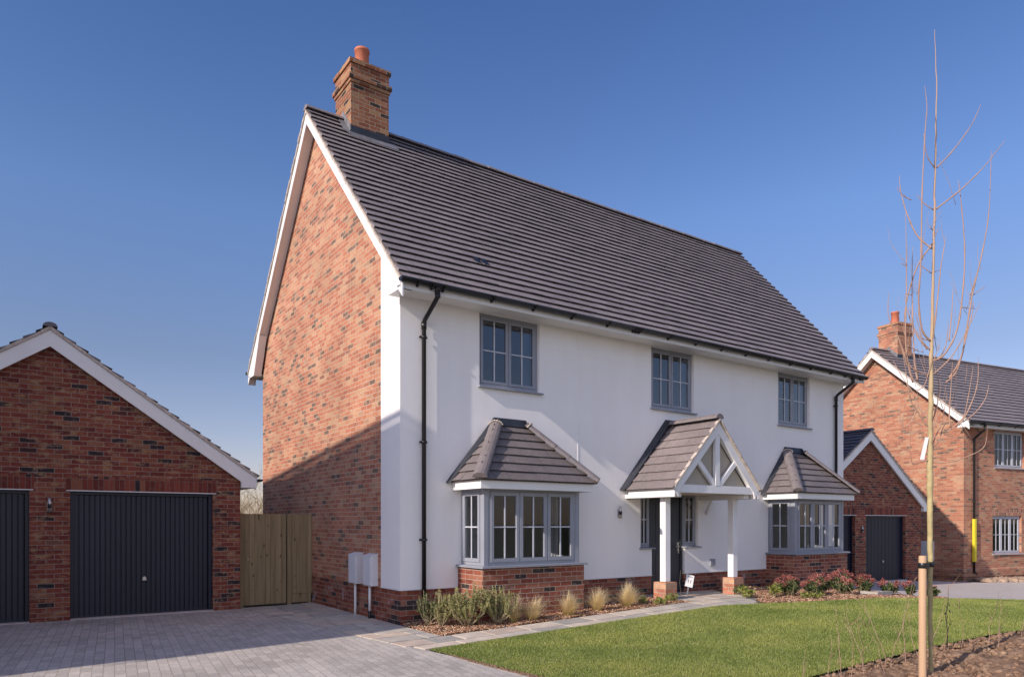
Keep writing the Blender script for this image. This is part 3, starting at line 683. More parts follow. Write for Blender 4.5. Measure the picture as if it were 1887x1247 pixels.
b.hexa([(PC+PE+.13, -.012, PZ-.01), (PC+PE-.02, -.012, PZ+.02), (PC+PE-.02, -.0015, PZ+.02), (PC+PE+.13, -.0015, PZ-.01), (PC+.12, -.0125, zp(PC)+.14), (PC+.1, -.0125, zp(PC)-.02), (PC+.1, -.0015, zp(PC)-.02), (PC+.12, -.0015, zp(PC)+.14)])
b.box(PC-.1, -.013, zp(PC), PC+.12, -.0014, zp(PC)+.145)
b.hexa([(PC-PE-.12, -.09, PZ-.03), (PC-PE-.13, -.0125, PZ-.01), (PC-PE-.03, -.0125, PZ+.06), (PC-PE-.02, -.12, PZ+.045), (PC-.07, -.09, zp(PC)+.1), (PC-.10, -.0125, zp(PC)+.13), (PC-.03, -.0125, zp(PC)+.15), (PC-.02, -.1, zp(PC)+.12)])
b.build('lead_flashing', M_LEAD, porch)

# ================================================================== GARAGES
def garage(name, label, x, y, z, rz, W_, Dp, doors, doorh=2.07, lamp=None, ez=2.20, rise=None, left_over=.26, group=None):
    G = thing(name, label, 'garage', (x, y, z), rz, group); xr = W_/2; sl_ = .70; eo = .265
    zt = lambda q: ez+.14+sl_*((xr+eo)-abs(q-xr))      # top of the bargeboard
    b = MB(); ys = 0
    xs = sorted([0, W_]+[d_ for p in doors for d_ in p]); wallz = lambda q: zt(q)-.13
    # piers and the gable above the doors
    for i in range(0, len(xs), 2): b.prism([(xs[i], -.4), (xs[i+1], -.4), (xs[i+1], doorh), (xs[i], doorh)], 1, 0, .215)
    b.prism([(0, doorh), (W_, doorh), (W_, wallz(W_)), (xr, wallz(xr)), (0, wallz(0))], 1, 0, .215)
    b.box(0, .216, -.4, .2, Dp, wallz(0)-.02); b.box(W_-.2, .216, -.4, W_, Dp, wallz(0)-.02)
    b.prism([(.201, -.4), (W_-.201, -.4), (W_-.201, wallz(W_-.2)-.03), (xr, wallz(xr)-.03), (.201, wallz(.2)-.03)], 1, Dp-.2, Dp)
    b.build('brick_wall', M_BRICKG, G)
    for a, c in doors:
        boxpart('soldier_course', M_SOLD, G, (a-.06, -.004, doorh+.012, c+.06, .02, doorh+.012+.222), bevel=0)
        boxpart('lintel', M_WHITE, G, (a-.05, -.012, doorh-.006, c+.05, .21, doorh+.008), bevel=0)
    for a, c in doors:
        b = MB(); b.box(a, .09, 0, a+.055, .16, doorh-.008); b.box(c-.055, .09, 0, c, .16, doorh-.008); b.box(a+.055, .09, doorh-.06, c-.055, .16, doorh-.008)
        dd_ = b.build('garage_door', M_GDOOR, G, .003)
        b = MB(); n = int((c-a-.12)/.072); st = (c-a-.12)/n
        for i in range(n):
            u = a+.06+st*i
            q = [(u, .125), (u+st*.72, .125), (u+st*.80, .145), (u+st*.92, .145), (u+st, .125)]
            for (p0, p1) in zip(q, q[1:]): b.face([(p0[0], p0[1], .02), (p1[0], p1[1], .02), (p1[0], p1[1], doorh-.065), (p0[0], p0[1], doorh-.065)])
        b.box(a+.06, .112, .012, c-.06, .14, .05); b.build('door_panel', M_GDOOR, dd_)
        b = MB(); mx = (a+c)/2; b.tube([(mx, .125, .62), (mx, .095, .62)], .028, 12); b.box(mx-.035, .085, .585, mx+.035, .10, .60); b.build('handle', M_STEEL, dd_)
        b = MB(); b.box(a-.0, -.06, -.05, c+.0, .25, .022); b.build('threshold', mottled('concrete_threshold', (.55, .46, .42), .9, .1, 9), dd_)
    # bargeboards
    for s in (-1, 1):
        e = xr+s*(xr+eo)
        if s < 0 and left_over < .1: e = 0.0
        b = MB(); b.prism([(e, zt(e)), (xr, zt(xr)), (xr, zt(xr)-.255), (e-s*.27, zt(e-s*.27)-.255), (e-s*.27, ez-.03), (e, ez-.03)], 1, -.10, -.07)
        bb = b.build('bargeboard', M_WHITE, G, .003)
        b = MB(); k = 26
        for i in range(k):
            qa, qb = e+(xr-e)*i/k, e+(xr-e)*(i+1)/k; h = random.uniform(.05, .062)
            b.prism([(qa, zt(qa)+.001), (qb, zt(qb)+.001), (qb, zt(qb)+h), (qa, zt(qa)+h)], 1, -.12-random.uniform(0, .01), -.05)
        b.build('verge_mortar', M_MORTAR, bb)
        b = MB(); b.face([(e, -.07, zt(e)-.2), (xr, -.07, zt(xr)-.2), (xr, 0, zt(xr)-.2), (e, 0, zt(e)-.2)]); 
        if e != 0: b.box(e-s*.262, -.068, ez-.028, e-s*.003, -.001, zt(e)-.06); b.box(e-s*.262, 0, ez-.028, e-s*.003, Dp, ez-.01); b.box(e-s*.02, 0, ez-.009, e-s*.003, Dp, ez+.12)
        b.build('soffit', M_WHITE, G)
        if e != 0: gutter(G, 0, 1, 0, 0).hide_render if False else None
        ln = abs(xr-e)*math.hypot(1, sl_)
        b = MB(); tiles(b, (e+s*.03, 0, zt(e)-.03*sl_+.045), (0, 1, 0), (-s, 0, sl_), lambda t: -.125, lambda t: Dp+.1, ln+.04, gauge=(ln+.04)/19, tw=.3, th=.03, seed=20+s)
        b.build('roof', M_TILED, G)
        if e != 0:
            b = MB(); n = 8; gx = e+s*.055
            A = [Vector((gx+.05*math.cos(math.pi+math.pi*j/n), -.12, zt(e)-.01+.05*math.sin(math.pi+math.pi*j/n))) for j in range(n+1)]
            B_ = [v+Vector((0, Dp+.2, 0)) for v in A]
            for j in range(n): b.face([A[j], A[j+1], B_[j+1], B_[j]])
            b.face(A[::-1]); b.face(B_); b.build('gutter', M_BLACK, G)
    b = MB(); capline(b, (xr, -.135, zt(xr)+.045), (xr, Dp+.1, zt(xr)+.045), .095, .42, squash=.7); b.build('ridge_tiles', M_TILED, G)
    if lamp: wall_lamp(G, lamp[0], 0, lamp[1])
    return G
garage('brick_garage', 'red brick double garage with dark doors beside the timber gate', -7.1, 3.62, -.01, 0, 5.73, 6.2, [(.47, 2.60), (3.135, 5.27)], 2.055, (2.86, 1.82))
garage('brick_garage', 'small red brick garage between the white house and the far brick house', 16.29-2.755, 1.84+.17, -.27, R(-3.5), 5.73, 6.0, [(.15, 2.22), (2.755, 4.86)], 2.03, (2.50, 1.60), left_over=0)
# loose white cable end on the second garage
b = MB(); cb = [(14.05, 1.93, 2.30), (14.13, 1.90, 2.36), (14.2, 1.88, 2.43), (14.30, 1.86, 2.46), (14.38, 1.86, 2.42), (14.33, 1.85, 2.38)]
b.tube(cb, .014, 6); tag(b.build('loose_cable', M_WHITE), 'short curled white cable end sticking out of the garage wall by the bay roof', 'cable')

# ================================================================== FAR HOUSE
rz = R(-10); F = thing('brick_house', 'red brick two storey house at the far right with a chimney and dark roof', 'house', (20.76, 1.03, -.36), rz)
FD = 6.4; fr = FD/2; fs = .85; fe = -.37; fz0 = 5.16
zf = lambda y: fz0+fs*((y-fe) if y <= fr else (2*fr-fe-y))
b = MB(); b.prism([(0, -.5), (FD, -.5), (FD, zf(FD)-.05), (fr, zf(fr)-.05), (0, zf(0)-.05)], 0, 0, .3); 
fw_h = [(1.62, 3.76, 3.27, 5.0), (1.52, .85, 3.12, 2.13), (5.2, 3.76, 6.4, 5.0), (5.2, .85, 6.4, 2.13), (8.8, 3.76, 10.4, 5.0), (8.8, .85, 10.4, 2.13)]
holes_wall(b, .301, 12, -.5, 5.05, 0, .3, fw_h); b.box(.3, FD-.3, -.5, 12, FD, 5.05); b.prism([(0, -.5), (FD-.3, -.5), (FD-.3, zf(FD)-.05), (fr, zf(fr)-.05), (0, zf(0)-.05)], 0, 11.7, 12)
b.build('brick_wall', M_BRICKF, F)
b = MB(); b.box(-.035, -.035, .12, 12, -.0015, .34); b.box(-.035, -.0015, .12, -.0015, FD, .34); b.prism([(-.035, .3405), (-.0015, .3405), (-.0015, .40)], 1, 0, FD); b.prism([(-.035, .3405), (-.0015, .3405), (-.0015, .40)], 0, 0, 12); b.build('plinth', M_BRICKF, F)
M_FSOLD = brick_mat('far_soldier_brick', RED, bw=.225/3, rh=.225, off=0)
for h in fw_h: 
    if h[3] < 3: boxpart('soldier_course', M_FSOLD, F, (h[0]-.1, -.004, h[3]+.002, h[2]+.1, .02, h[3]+.225), bevel=0)
for h in fw_h:
    window(F, h[0]+.001, h[1], h[2]-h[0]-.002, h[3]-h[1], .07, 3, glass=M_GLASS, fw=.05, frame_m=mottled('pale_grey_frame', (.42, .44, .50), .4, .05, 2) if 'pale_grey_frame' not in bpy.data.materials else bpy.data.materials['pale_grey_frame'])
b = MB(); b.box(.31, 3.0, -.3, 11.7, 3.1, 5.0); b.box(.31, .31, 2.5, 11.7, 3.0, 2.8); b.box(.31, .31, 5.05, 11.7, 6, 5.1); b.box(4.2, .31, -.3, 4.3, 3, 5.0); b.build('room_wall', M_ROOM, F)
FLN = (fr-fe)*math.hypot(1, fs)
b = MB(); tiles(b, (0, fe-.04, fz0), (1, 0, 0), (0, 1, fs), lambda t: -.31, lambda t: 12.3, FLN+.05, gauge=(FLN+.05)/21, th=.032, seed=31)
rf2 = b.build('roof', M_TILE, F)
b = MB(); tiles(b, (0, 2*fr-fe+.04, fz0), (1, 0, 0), (0, -1, fs), lambda t: -.31, lambda t: 12.3, FLN+.05, gauge=(FLN+.05)/21, th=.032, seed=32); b.build('rear_roof', M_TILE, F)
b = MB(); capline(b, (-.3, fr, zf(fr)+.03), (12.3, fr, zf(fr)+.03), .1, .42); b.build('ridge_tiles', M_TILE, rf2)
bargeboard(F, -.3, lambda y: zf(y)-.03, (fe, fr, 2*fr-fe), .24, .03)
b = MB(); b.prism([(fe, zf(fe)-.03), (fe+.28, zf(fe+.28)-.2), (fe+.40, 4.98), (fe, 4.98)], 0, -.297, -.02)
b.prism([(FD-fe, zf(fe)-.03), (FD-fe-.28, zf(fe+.28)-.2), (FD-fe-.40, 4.98), (FD-fe, 4.98)], 0, -.297, -.02); b.build('eaves_box', M_WHITE, F, .003)
b = MB(); b.box(-.3, fe+.0, 5.02, 12.3, -.001, 5.04); b.box(-.28, fe, 4.99, 12.3, fe+.02, 5.13); b.build('soffit', M_WHITE, F)
b = MB()
for s in (0, 1):
    f = (lambda y: y) if not s else (lambda y: 2*fr-y)
    b.face([(-.27, f(fe+.3), zf(fe+.3)-.2), (-.002, f(fe+.3), zf(fe+.3)-.2), (-.002, fr, zf(fr)-.2), (-.27, fr, zf(fr)-.2)])
b.build('verge_soffit', M_WHITE, F)
gutter(F, -.32, 12.3, fe-.06, 5.13, [i*.9+.3 for i in range(13)])
dp = downpipe(F, .43, fe-.06, 5.12, -.07, .30, (4.0, 2.6, .55))
b = MB(); b.lathe(.43, -.07, [(.052, .62), (.054, .64), (.054, 2.0), (.052, 2.02)], 16); b.box(.43-.05, -.12, .62, .43+.05, -.035, 2.02); b.build('pipe_guard', mottled('yellow_plastic', (.66, .57, .03), .45, .05, 5), dp)
SLs = SL; SL = fs
chimney(F, .6, 1.38, 2.82, 3.6, 7.0, 9.25, lambda y: zf(y)+.02, M_BRICKF); SL = SLs
b = MB(); b.box(-.15, 1.0, .62, -.0015, 1.45, 1.27); b.build('meter_box', M_METER, F, .01)
b = MB(); b.box(-.09, 1.62, .95, -.0015, 1.75, 1.30); b.build('junction_box', M_LEADL, F, .01)

# ================================================================== NEIGHBOUR that throws the shadow (left of the frame)
Q = thing('neighbour_house', 'brick house standing left of the driveway, just outside the photo', 'house', (-12.70, -1.66, 0), R(12))
nb = MB(); nw = 5.4; nd = 9.5; nr = nw/2
nb.prism([(0, -.3), (nw, -.3), (nw, 4.9), (nr, 8.0), (0, 4.9)], 1, 0, nd); nb.build('brick_wall', M_BRICK, Q)
nsl = (8.35-5.0)/(nr+.35)
for s in (-1, 1):
    ln = (nr+.35)*math.hypot(1, nsl)
    b = MB(); tiles(b, (nr+s*(nr+.35), 0, 4.93), (0, 1, 0), (-s, 0, nsl), lambda t: -.1, lambda t: nd+.1, ln, gauge=ln/24, tw=.3, th=.03, seed=50+s); b.build('roof', M_TILE, Q)
b = MB()
for s in (-1, 1): b.prism([(nr+s*(nr+.35), 4.75), (nr, 8.13), (nr, 8.33), (nr+s*(nr+.35), 4.95)], 1, -.09, -.06)
b.build('bargeboard', M_WHITE, Q)
b = MB(); capline(b, (nr, -.1, 8.36), (nr, nd+.1, 8.36), .1, .42); b.build('ridge_tiles', M_TILE, Q)
for (x, z) in ((.7, .9), (3.4, .9), (.7, 3.4), (3.4, 3.4)): window(Q, x, z, 1.2, 1.2, -.075, 2, glass=M_GLASSU)

# ================================================================== GROUND
def flat(name, poly, z_off, m, kind='structure', step=.5, uvrot=0):
    """polygon draped on the terrain: triangulated on a grid clipped to the polygon"""
    import bmesh
    bm = bmesh.new(); vs = [bm.verts.new((x, y, 0)) for x, y in poly]; bm.faces.new(vs)
    for x in [p[0] for p in GP[1:-1]]+[1.0, 2.5, 4, 6.5, 12.5, 16]:
        bmesh.ops.bisect_plane(bm, geom=bm.verts[:]+bm.edges[:]+bm.faces[:], plane_co=(x, 0, 0), plane_no=(1, 0, 0))
    bmesh.ops.triangulate(bm, faces=bm.faces[:])
    for v in bm.verts: v.co.z = g(v.co.x)+z_off
    bm.normal_update()
    for f in bm.faces:
        if f.normal.z < 0: f.normal_flip()
    me = bpy.data.meshes.new(name); bm.to_mesh(me); bm.free()
    uv = me.uv_layers.new(name='UVMap'); c, s = math.cos(uvrot), math.sin(uvrot)
    for l in me.loops:
        p = me.vertices[l.vertex_index].co; uv.data[l.index].uv = (c*p.x+s*p.y, -s*p.x+c*p.y)
    me.materials.append(m); o = bpy.data.objects.new(name, me); C.objects.link(o); o['kind'] = kind
    return o
M_EARTH = mottled('earth', (.16, .12, .08), .95, .3, 2, bs=.5, bscale=20)
m, nt, b_ = mat('rough_grass_ground', (.07, .09, .03), .95)
tc = N(nt, 'ShaderNodeTexCoord'); n_ = N(nt, 'ShaderNodeTexNoise', Scale=.7, Detail=8); nt.links.new(tc.outputs['Object'], n_.inputs['Vector'])
r_ = ramp(nt, [(.35, (.05, .07, .022)), (.6, (.10, .10, .045)), (.75, (.15, .12, .07))]); nt.links.new(n_.outputs[0], r_.inputs[0]); nt.links.new(r_.outputs[0], b_.inputs['Base Color'])
flat('ground', [(-600, -600), (600, -600), (600, 600), (-600, 600)], -.09, m)

flat('pavement', [(-60, -10.3), (80, -10.3), (80, -8.7), (-60, -8.7)], .004, mottled('pavement_asphalt', (.36, .34, .31), .9, .15, 3, bs=.2)).name = 'pavement'
flat('road', [(-60, -17), (80, -17), (80, -10.42), (-60, -10.42)], -.05, mottled('road_asphalt', (.20, .19, .18), .9, .15, 2, bs=.2)).name = 'road'
# block paving
def paver_mat():
    m = brick_mat('block_paving', [(0, (.43, .395, .36)), (.3, (.50, .46, .415)), (.6, (.54, .495, .45)), (.85, (.58, .53, .475)), (1, (.47, .435, .395))], mortar=(.33, .28, .24), bw=.203, rh=.103, ms=.0035, dirt=.2, bstr=.7)
    return m
drive_poly = [(-14, -8.75), (-.40, -8.75), (-.42, -5.2), (-.45, -4.06), (-.50, -3.58), (-.55, -2.76), (-.62, -2.0), (-.70, -1.5), (-.82, -1.0), (-1.34, 3.70), (-1.34, 3.62), (-14, 3.62)]
flat('driveway', drive_poly, 0, paver_mat(), uvrot=R(84))
flat('drive_far', [(9.9, -2.2), (10.7, -3.06), (13.5, -3.27), (22, -3.6), (40, -9), (40, -4), (24.5, -1.3), (20.5, .3), (19.3, 2.2), (19.2, 1.9), (13.6, 2.2), (12.1, 2.2), (11.9, .0), (10.6, -.6)], -.004, mottled('pale_paving', (.48, .43, .40), .9, .1, 3, bs=.2)).name = 'driveway'
# earth strip along the driveway edge, beds underneath
flat('soil_base', [(-.62, -2.0), (4.9, -1.90), (7.6, -2.6), (12, -3.1), (22, -3.5), (22, -7), (-.36, -7), (-.40, -4.0)], -.03, M_EARTH).name = 'soil'
flat('soil_base', [(0, 0), (-.02, -1.26), (5, -1.26), (6.0, -1.9), (10.2, -2.3), (12, -.2), (12, 0)], -.03, M_EARTH).name = 'soil'
flat('verge', [(20.6, .1), (24.5, -1.3), (40, -4), (40, -1), (24, 2.3), (20.9, .9)], -.01, M_EARTH).name = 'soil'

# natural stone slabs
def slab_mat(name='sandstone_slab'):
    m, nt, b = mat(name, (.4, .36, .3), .85, spec=.3)
    at = N(nt, 'ShaderNodeAttribute'); at.attribute_name = 'rnd'; tc = N(nt, 'ShaderNodeTexCoord')
    r = ramp(nt, [(0, (.36, .34, .31)), (.35, (.50, .45, .39)), (.7, (.60, .51, .42)), (.85, (.56, .43, .34)), (1, (.43, .41, .38))]); nt.links.new(at.outputs['Fac'], r.inputs[0])
    n = N(nt, 'ShaderNodeTexNoise', Scale=5, Detail=8); nt.links.new(tc.outputs['Object'], n.inputs['Vector'])
    r2 = ramp(nt, [(.3, (.82, .82, .82)), (.7, (1.1, 1.1, 1.08))]); nt.links.new(n.outputs[0], r2.inputs[0])
    nt.links.new(mix(nt, r.outputs[0], r2.outputs[0], 1, 'MULTIPLY'), b.inputs['Base Color']); bump(nt, b, n.outputs[0], .4, .012); return m
M_SLAB = slab_mat()
b = MB(); gap = .013
def slab(b, q, h=.045):
    cx = sum(p[0] for p in q)/len(q); cy = sum(p[1] for p in q)/len(q); b.r = random.random(); t = random.uniform(-.0015, .0015)
    P = [(x+(cx-x)*gap/max(.05, abs(cx-x)) if abs(cx-x) > .01 else x, y+(cy-y)*gap/max(.05, abs(cy-y)) if abs(cy-y) > .01 else y) for x, y in q]
    top = [(x, y, g(x)+.006+t) for x, y in P]; n = len(top)
    b.face(top)
    for i in range(n):
        p, q2 = top[i], top[(i+1) % n]; b.face([p, (p[0], p[1], p[2]-h), (q2[0], q2[1], q2[2]-h), q2])
# gable side: rows between the paving edge and the wall
xl = lambda y: -.82-(y+1.0)*(.52/4.7)
y = 3.72; k = 0
while y > -1.27:
    hgt = random.choice([.29, .44, .6]); y2 = max(y-hgt, -1.27)
    if y2-(-1.27) < .2: y2 = -1.27
    xs = [xl((y+y2)/2)]
    while xs[-1] < -.03:
        w_ = random.choice([.44, .6, .29]); nx = xs[-1]+w_
        if -nx-.012 < .2 or nx > -.1: nx = -.012
        xs.append(nx)
        if nx >= -.02: break
    for a, c in zip(xs, xs[1:]):
        l0 = xl(y) if a == xs[0] else a; l1 = xl(y2) if a == xs[0] else a
        slab(b, [(l1, y2), (c, y2), (c, y), (l0, y)])
    y = y2
# front path: two courses
for (ya, yb, ws) in ((-1.275, -1.68, .6), (-1.68, -1.95, .6)):
    x = xl(ya)+.01
    if ya < -1.5: x = -.66
    first = True
    while x < 4.75:
        nx = min(x+ws*random.choice([1, 1, .75]), 4.78)
        if 4.78-nx < .2: nx = 4.78
        slab(b, [(x if not first else x+.03, yb), (nx, yb), (nx, ya), (x, ya)]); x = nx; first = False
# pad at the door
for (ya, yb, xa, xb) in ((-.02, -.42, 4.82, 6.98), (-.42, -.9, 4.95, 6.9), (-.9, -1.3, 4.79, 6.75), (-1.3, -1.68, 4.79, 6.45), (-1.68, -1.93, 4.79, 6.05), (-1.93, -2.2, 5.05, 5.75)):
    x = xa
    while x < xb-.01:
        nx = min(x+random.choice([.44, .6, .6]), xb)
        if xb-nx < .2: nx = xb
        e = .18 if nx == xb else 0
        slab(b, [(x, yb), (nx-e*.9, yb), (nx, ya), (x, ya)]); x = nx
pa = b.build('path', M_SLAB); pa['kind'] = 'structure'
flat('path_bed', [(-1.34, 3.75), (-.82, -1.0), (-.62, -2.0), (4.8, -1.93), (5.0, -2.2), (5.75, -2.2), (6.8, -1.2), (6.98, 0), (4.8, 0), (4.8, -1.26), (0, -1.26), (0, 3.75)], -.012, mottled('sand_joint', (.13, .10, .065), .95, .2, 20)).name = 'path'

# ------------------------------------------------------------------ mass meshes
def mass(name, V, Fc, m, label, cat, kind='stuff', rnd=None):
    me = bpy.data.meshes.new(name); V = np.asarray(V, np.float32); Fc = np.asarray(Fc, np.int32); k = Fc.shape[1]
    me.vertices.add(len(V)); me.vertices.foreach_set('co', V.ravel()); me.loops.add(Fc.size); me.loops.foreach_set('vertex_index', Fc.ravel())
    me.polygons.add(len(Fc)); me.polygons.foreach_set('loop_start', np.arange(0, Fc.size, k, dtype=np.int32)); me.polygons.foreach_set('loop_total', np.full(len(Fc), k, np.int32))
    if rnd is not None:
        a = me.attributes.new('rnd', 'FLOAT', 'FACE'); a.data.foreach_set('value', np.asarray(rnd, np.float32))
    me.update(calc_edges=True); me.materials.append(m); o = bpy.data.objects.new(name, me); C.objects.link(o)
    return tag(o, label, cat, None, kind)
def inpoly(x, y, poly):
    r = np.zeros(len(x), bool); n = len(poly)
    for i in range(n):
        (x0, y0), (x1, y1) = poly[i], poly[(i+1) % n]
        c = ((y0 > y) != (y1 > y)) & (x < (x1-x0)*(y-y0)/((y1-y0) if y1 != y0 else 1e-9)+x0); r ^= c
    return r
def rnd_mat(name, stops, rough=.8, trans=0, noise_scale=None, nstops=None):
    m, nt, b = mat(name, (.5, .5, .5), rough, spec=.25)
    at = N(nt, 'ShaderNodeAttribute'); at.attribute_name = 'rnd'; r = ramp(nt, stops); nt.links.new(at.outputs['Fac'], r.inputs[0]); c = r.outputs[0]
    if noise_scale:
        tc = N(nt, 'ShaderNodeTexCoord'); n = N(nt, 'ShaderNodeTexNoise', Scale=noise_scale, Detail=5, Roughness=.6); nt.links.new(tc.outputs['Object'], n.inputs['Vector'])
        r2 = ramp(nt, nstops); nt.links.new(n.outputs[0], r2.inputs[0]); c = mix(nt, c, r2.outputs[0], 1, 'MULTIPLY')
    nt.links.new(c, b.inputs['Base Color'])
    if trans:
        b.inputs['Subsurface Weight'].default_value = 0
        tr = N(nt, 'ShaderNodeBsdfTranslucent'); nt.links.new(c, tr.inputs[0]); mx = N(nt, 'ShaderNodeMixShader'); mx.inputs[0].default_value = trans
        o = nt.nodes['Material Output']; nt.links.new(b.outputs[0], mx.inputs[1]); nt.links.new(tr.outputs[0], mx.inputs[2]); nt.links.new(mx.outputs[0], o.inputs[0])
    return m

# lawn
lawn = [(-.60, -2.0), (1.2, -1.97), (3.3, -1.95), (4.75, -1.97), (5.6, -2.22), (6.66, -2.55), (7.87, -2.85), (9.2, -2.98), (10.6, -3.06), (13.5, -3.28), (22, -3.6), (22, -6.6), (9, -6.1), (5.85, -5.93), (3.5, -5.73), (1.55, -5.70), (-.40, -5.75), (-.42, -4.06), (-.47, -3.4), (-.52, -2.76)]
M_GRASS = rnd_mat('grass_blade', [(0, (.10, .15, .028)), (.5, (.28, .335, .078)), (.85, (.42, .45, .14)), (.97, (.54, .53, .24)), (1, (.62, .56, .34))], .55, .35, .9, [(.3, (.62, .72, .6)), (.5, (1, 1, 1)), (.72, (1.3, 1.18, 1.15))])
m, nt, b_ = mat('lawn_turf', (.05, .075, .02), .95)
tc = N(nt, 'ShaderNodeTexCoord'); n_ = N(nt, 'ShaderNodeTexNoise', Scale=30, Detail=5); nt.links.new(tc.outputs['Object'], n_.inputs['Vector'])
r_ = ramp(nt, [(.3, (.07, .085, .022)), (.6, (.13, .15, .04)), (.8, (.2, .2, .08))]); nt.links.new(n_.outputs[0], r_.inputs[0]); nt.links.new(r_.outputs[0], b_.inputs['Base Color'])
flat('lawn', lawn, .004, m)
def blades(n, poly, x0, x1, y0, y1, w0, h0, dens_pow=1.0, edge=False):
    x = rng.uniform(x0, x1, n*3); y = rng.uniform(y0, y1, n*3)
    dist = np.hypot(x+4.75, y+9.67); keep = inpoly(x, y, poly) & (rng.uniform(0, 1, n*3) < np.clip((5.2/dist)**dens_pow, 0, 1))
    x, y, dist = x[keep][:n], y[keep][:n], dist[keep][:n]; k = len(x); x = x+rng.normal(0, .012, k); y = y+rng.normal(0, .016, k)
    sc = np.clip(dist/5.5, .8, 2.6); hgt = h0*rng.uniform(.55, 1.25, k)*np.clip(.8+.2*sc, .8, 1.4); wd = w0*sc*rng.uniform(.7, 1.3, k)
    a = rng.uniform(0, 2*np.pi, k); ca, sa = np.cos(a), np.sin(a); lean = rng.uniform(0, .8, k)*hgt; la = rng.uniform(0, 2*np.pi, k); z = gnp(x)+.003
    V = np.zeros((k, 3, 3)); V[:, 0] = np.stack([x-ca*wd/2, y-sa*wd/2, z], 1); V[:, 1] = np.stack([x+ca*wd/2, y+sa*wd/2, z], 1); V[:, 2] = np.stack([x+np.cos(la)*lean, y+np.sin(la)*lean, z+hgt], 1)
    return V.reshape(-1, 3), np.arange(k*3).reshape(k, 3), np.clip(rng.normal(.5, .28, k), 0, 1)
V1, F1, r1 = blades(480000, lawn, -.7, 14, -6.2, -1.9, .0036, .020, 1.1)
mass('grass', V1, F1, M_GRASS, 'short mown green lawn grass in front of the white house', 'grass', rnd=r1)

# bark mulch
M_CHIP = rnd_mat('bark_chip', [(0, (.10, .05, .03)), (.35, (.26, .13, .08)), (.6, (.42, .24, .15)), (.85, (.56, .37, .24)), (1, (.68, .52, .38))], .85)
def chips(n, poly, size, zoff, heap=.03):
    xs = [p[0] for p in poly]; ys = [p[1] for p in poly]
    x = rng.uniform(min(xs), max(xs), n*4); y = rng.uniform(min(ys), max(ys), n*4); kp = inpoly(x, y, poly); x, y = x[kp][:n], y[kp][:n]; k = len(x)
    L_ = size*rng.uniform(.4, 1.5, k); W_ = L_*rng.uniform(.25, .6, k); T_ = rng.uniform(.003, .008, k); a = rng.uniform(0, 2*np.pi, k); t1 = rng.normal(0, .35, k); t2 = rng.normal(0, .35, k)
    hz = heap*(.5+.5*np.sin(x*7.1)*np.cos(y*9.3+x)); z = gnp(x)+zoff+rng.uniform(0, .028, k)+hz
    e1 = np.stack([np.cos(a)*np.cos(t1), np.sin(a)*np.cos(t1), np.sin(t1)], 1); e2 = np.stack([-np.sin(a)*np.cos(t2), np.cos(a)*np.cos(t2), np.sin(t2)], 1); e3 = np.cross(e1, e2)
    c = np.stack([x, y, z], 1); V = np.zeros((k, 8, 3))
    for i, (s1, s2, s3) in enumerate(((-1, -1, -1), (1, -1, -1), (1, 1, -1), (-1, 1, -1), (-1, -1, 1), (1, -1, 1), (1, 1, 1), (-1, 1, 1))):
        V[:, i] = c+e1*(L_/2*s1)[:, None]+e2*(W_/2*s2)[:, None]*(1 if s1 < 0 else .7)+e3*(T_/2*s3)[:, None]
    q = np.array([(3, 2, 1, 0), (4, 5, 6, 7), (0, 1, 5, 4), (1, 2, 6, 5), (2, 3, 7, 6), (3, 0, 4, 7)])
    Fq = (np.arange(k)[:, None, None]*8+q[None]).reshape(-1, 4)
    return V.reshape(-1, 3), Fq, np.repeat(np.clip(rng.normal(.55, .25, k), 0, 1), 6)
bed1 = [(.03, .0), (.0, -.4), (-.03, -1.24), (2, -1.26), (4.6, -1.27), (4.9, -1.35), (4.75, -1.0), (4.66, -.93), (4.66, -.6), (4.8, -.5), (4.8, .0)]
V1, F1, r1 = chips(15000, bed1, .034, -.02)
mass('bark_mulch', V1, F1, M_CHIP, 'brown bark chippings in the planting bed along the front wall, left of the porch', 'mulch', rnd=r1)
bed2 = [(6.9, -.02), (6.9, -.7), (6.7, -1.1), (5.9, -2.0), (5.8, -2.24), (6.66, -2.5), (7.87, -2.8), (9.2, -2.95), (10.6, -3.0), (10.3, -2.2), (11.3, -.6), (11.3, 0)]
V1, F1, r1 = chips(14000, bed2, .045, -.02)
mass('bark_mulch', V1, F1, M_CHIP, 'brown bark chippings under the red flowering shrubs, right of the porch', 'mulch', rnd=r1)

# dug soil with clods
def soil_mat():
    m, nt, b = mat('dug_soil', (.12, .08, .055), .95, spec=.15); tc = N(nt, 'ShaderNodeTexCoord')
    n = N(nt, 'ShaderNodeTexNoise', Scale=9, Detail=9, Roughness=.65); nt.links.new(tc.outputs['Object'], n.inputs['Vector'])
    r = ramp(nt, [(.3, (.10, .062, .04)), (.5, (.25, .155, .10)), (.7, (.38, .26, .17))]); nt.links.new(n.outputs[0], r.inputs[0]); nt.links.new(r.outputs[0], b.inputs['Base Color']); bump(nt, b, n.outputs[0], 1, .03); return m
M_SOIL = soil_mat()
nx, ny = 520, 150; X = np.linspace(-.6, 16, nx); Y = np.linspace(-8.2, -5.62, ny); GX, GY = np.meshgrid(X, Y)
H_ = np.zeros_like(GX)
for i in range(ny):
    for j in range(nx):
        p = Vector((GX[i, j], GY[i, j], 0)); H_[i, j] = .05*noise.fractal(p*2.2, 1, 2, 2)+.035*abs(noise.noise(p*9))+.02*noise.noise(p*23)
edge = np.clip((-5.60-.035*np.clip(GX, 0, 9)-GY)/.35, 0, 1); H_ = H_*edge*1.1+.05*edge-.045
Z = gnp(GX)+H_
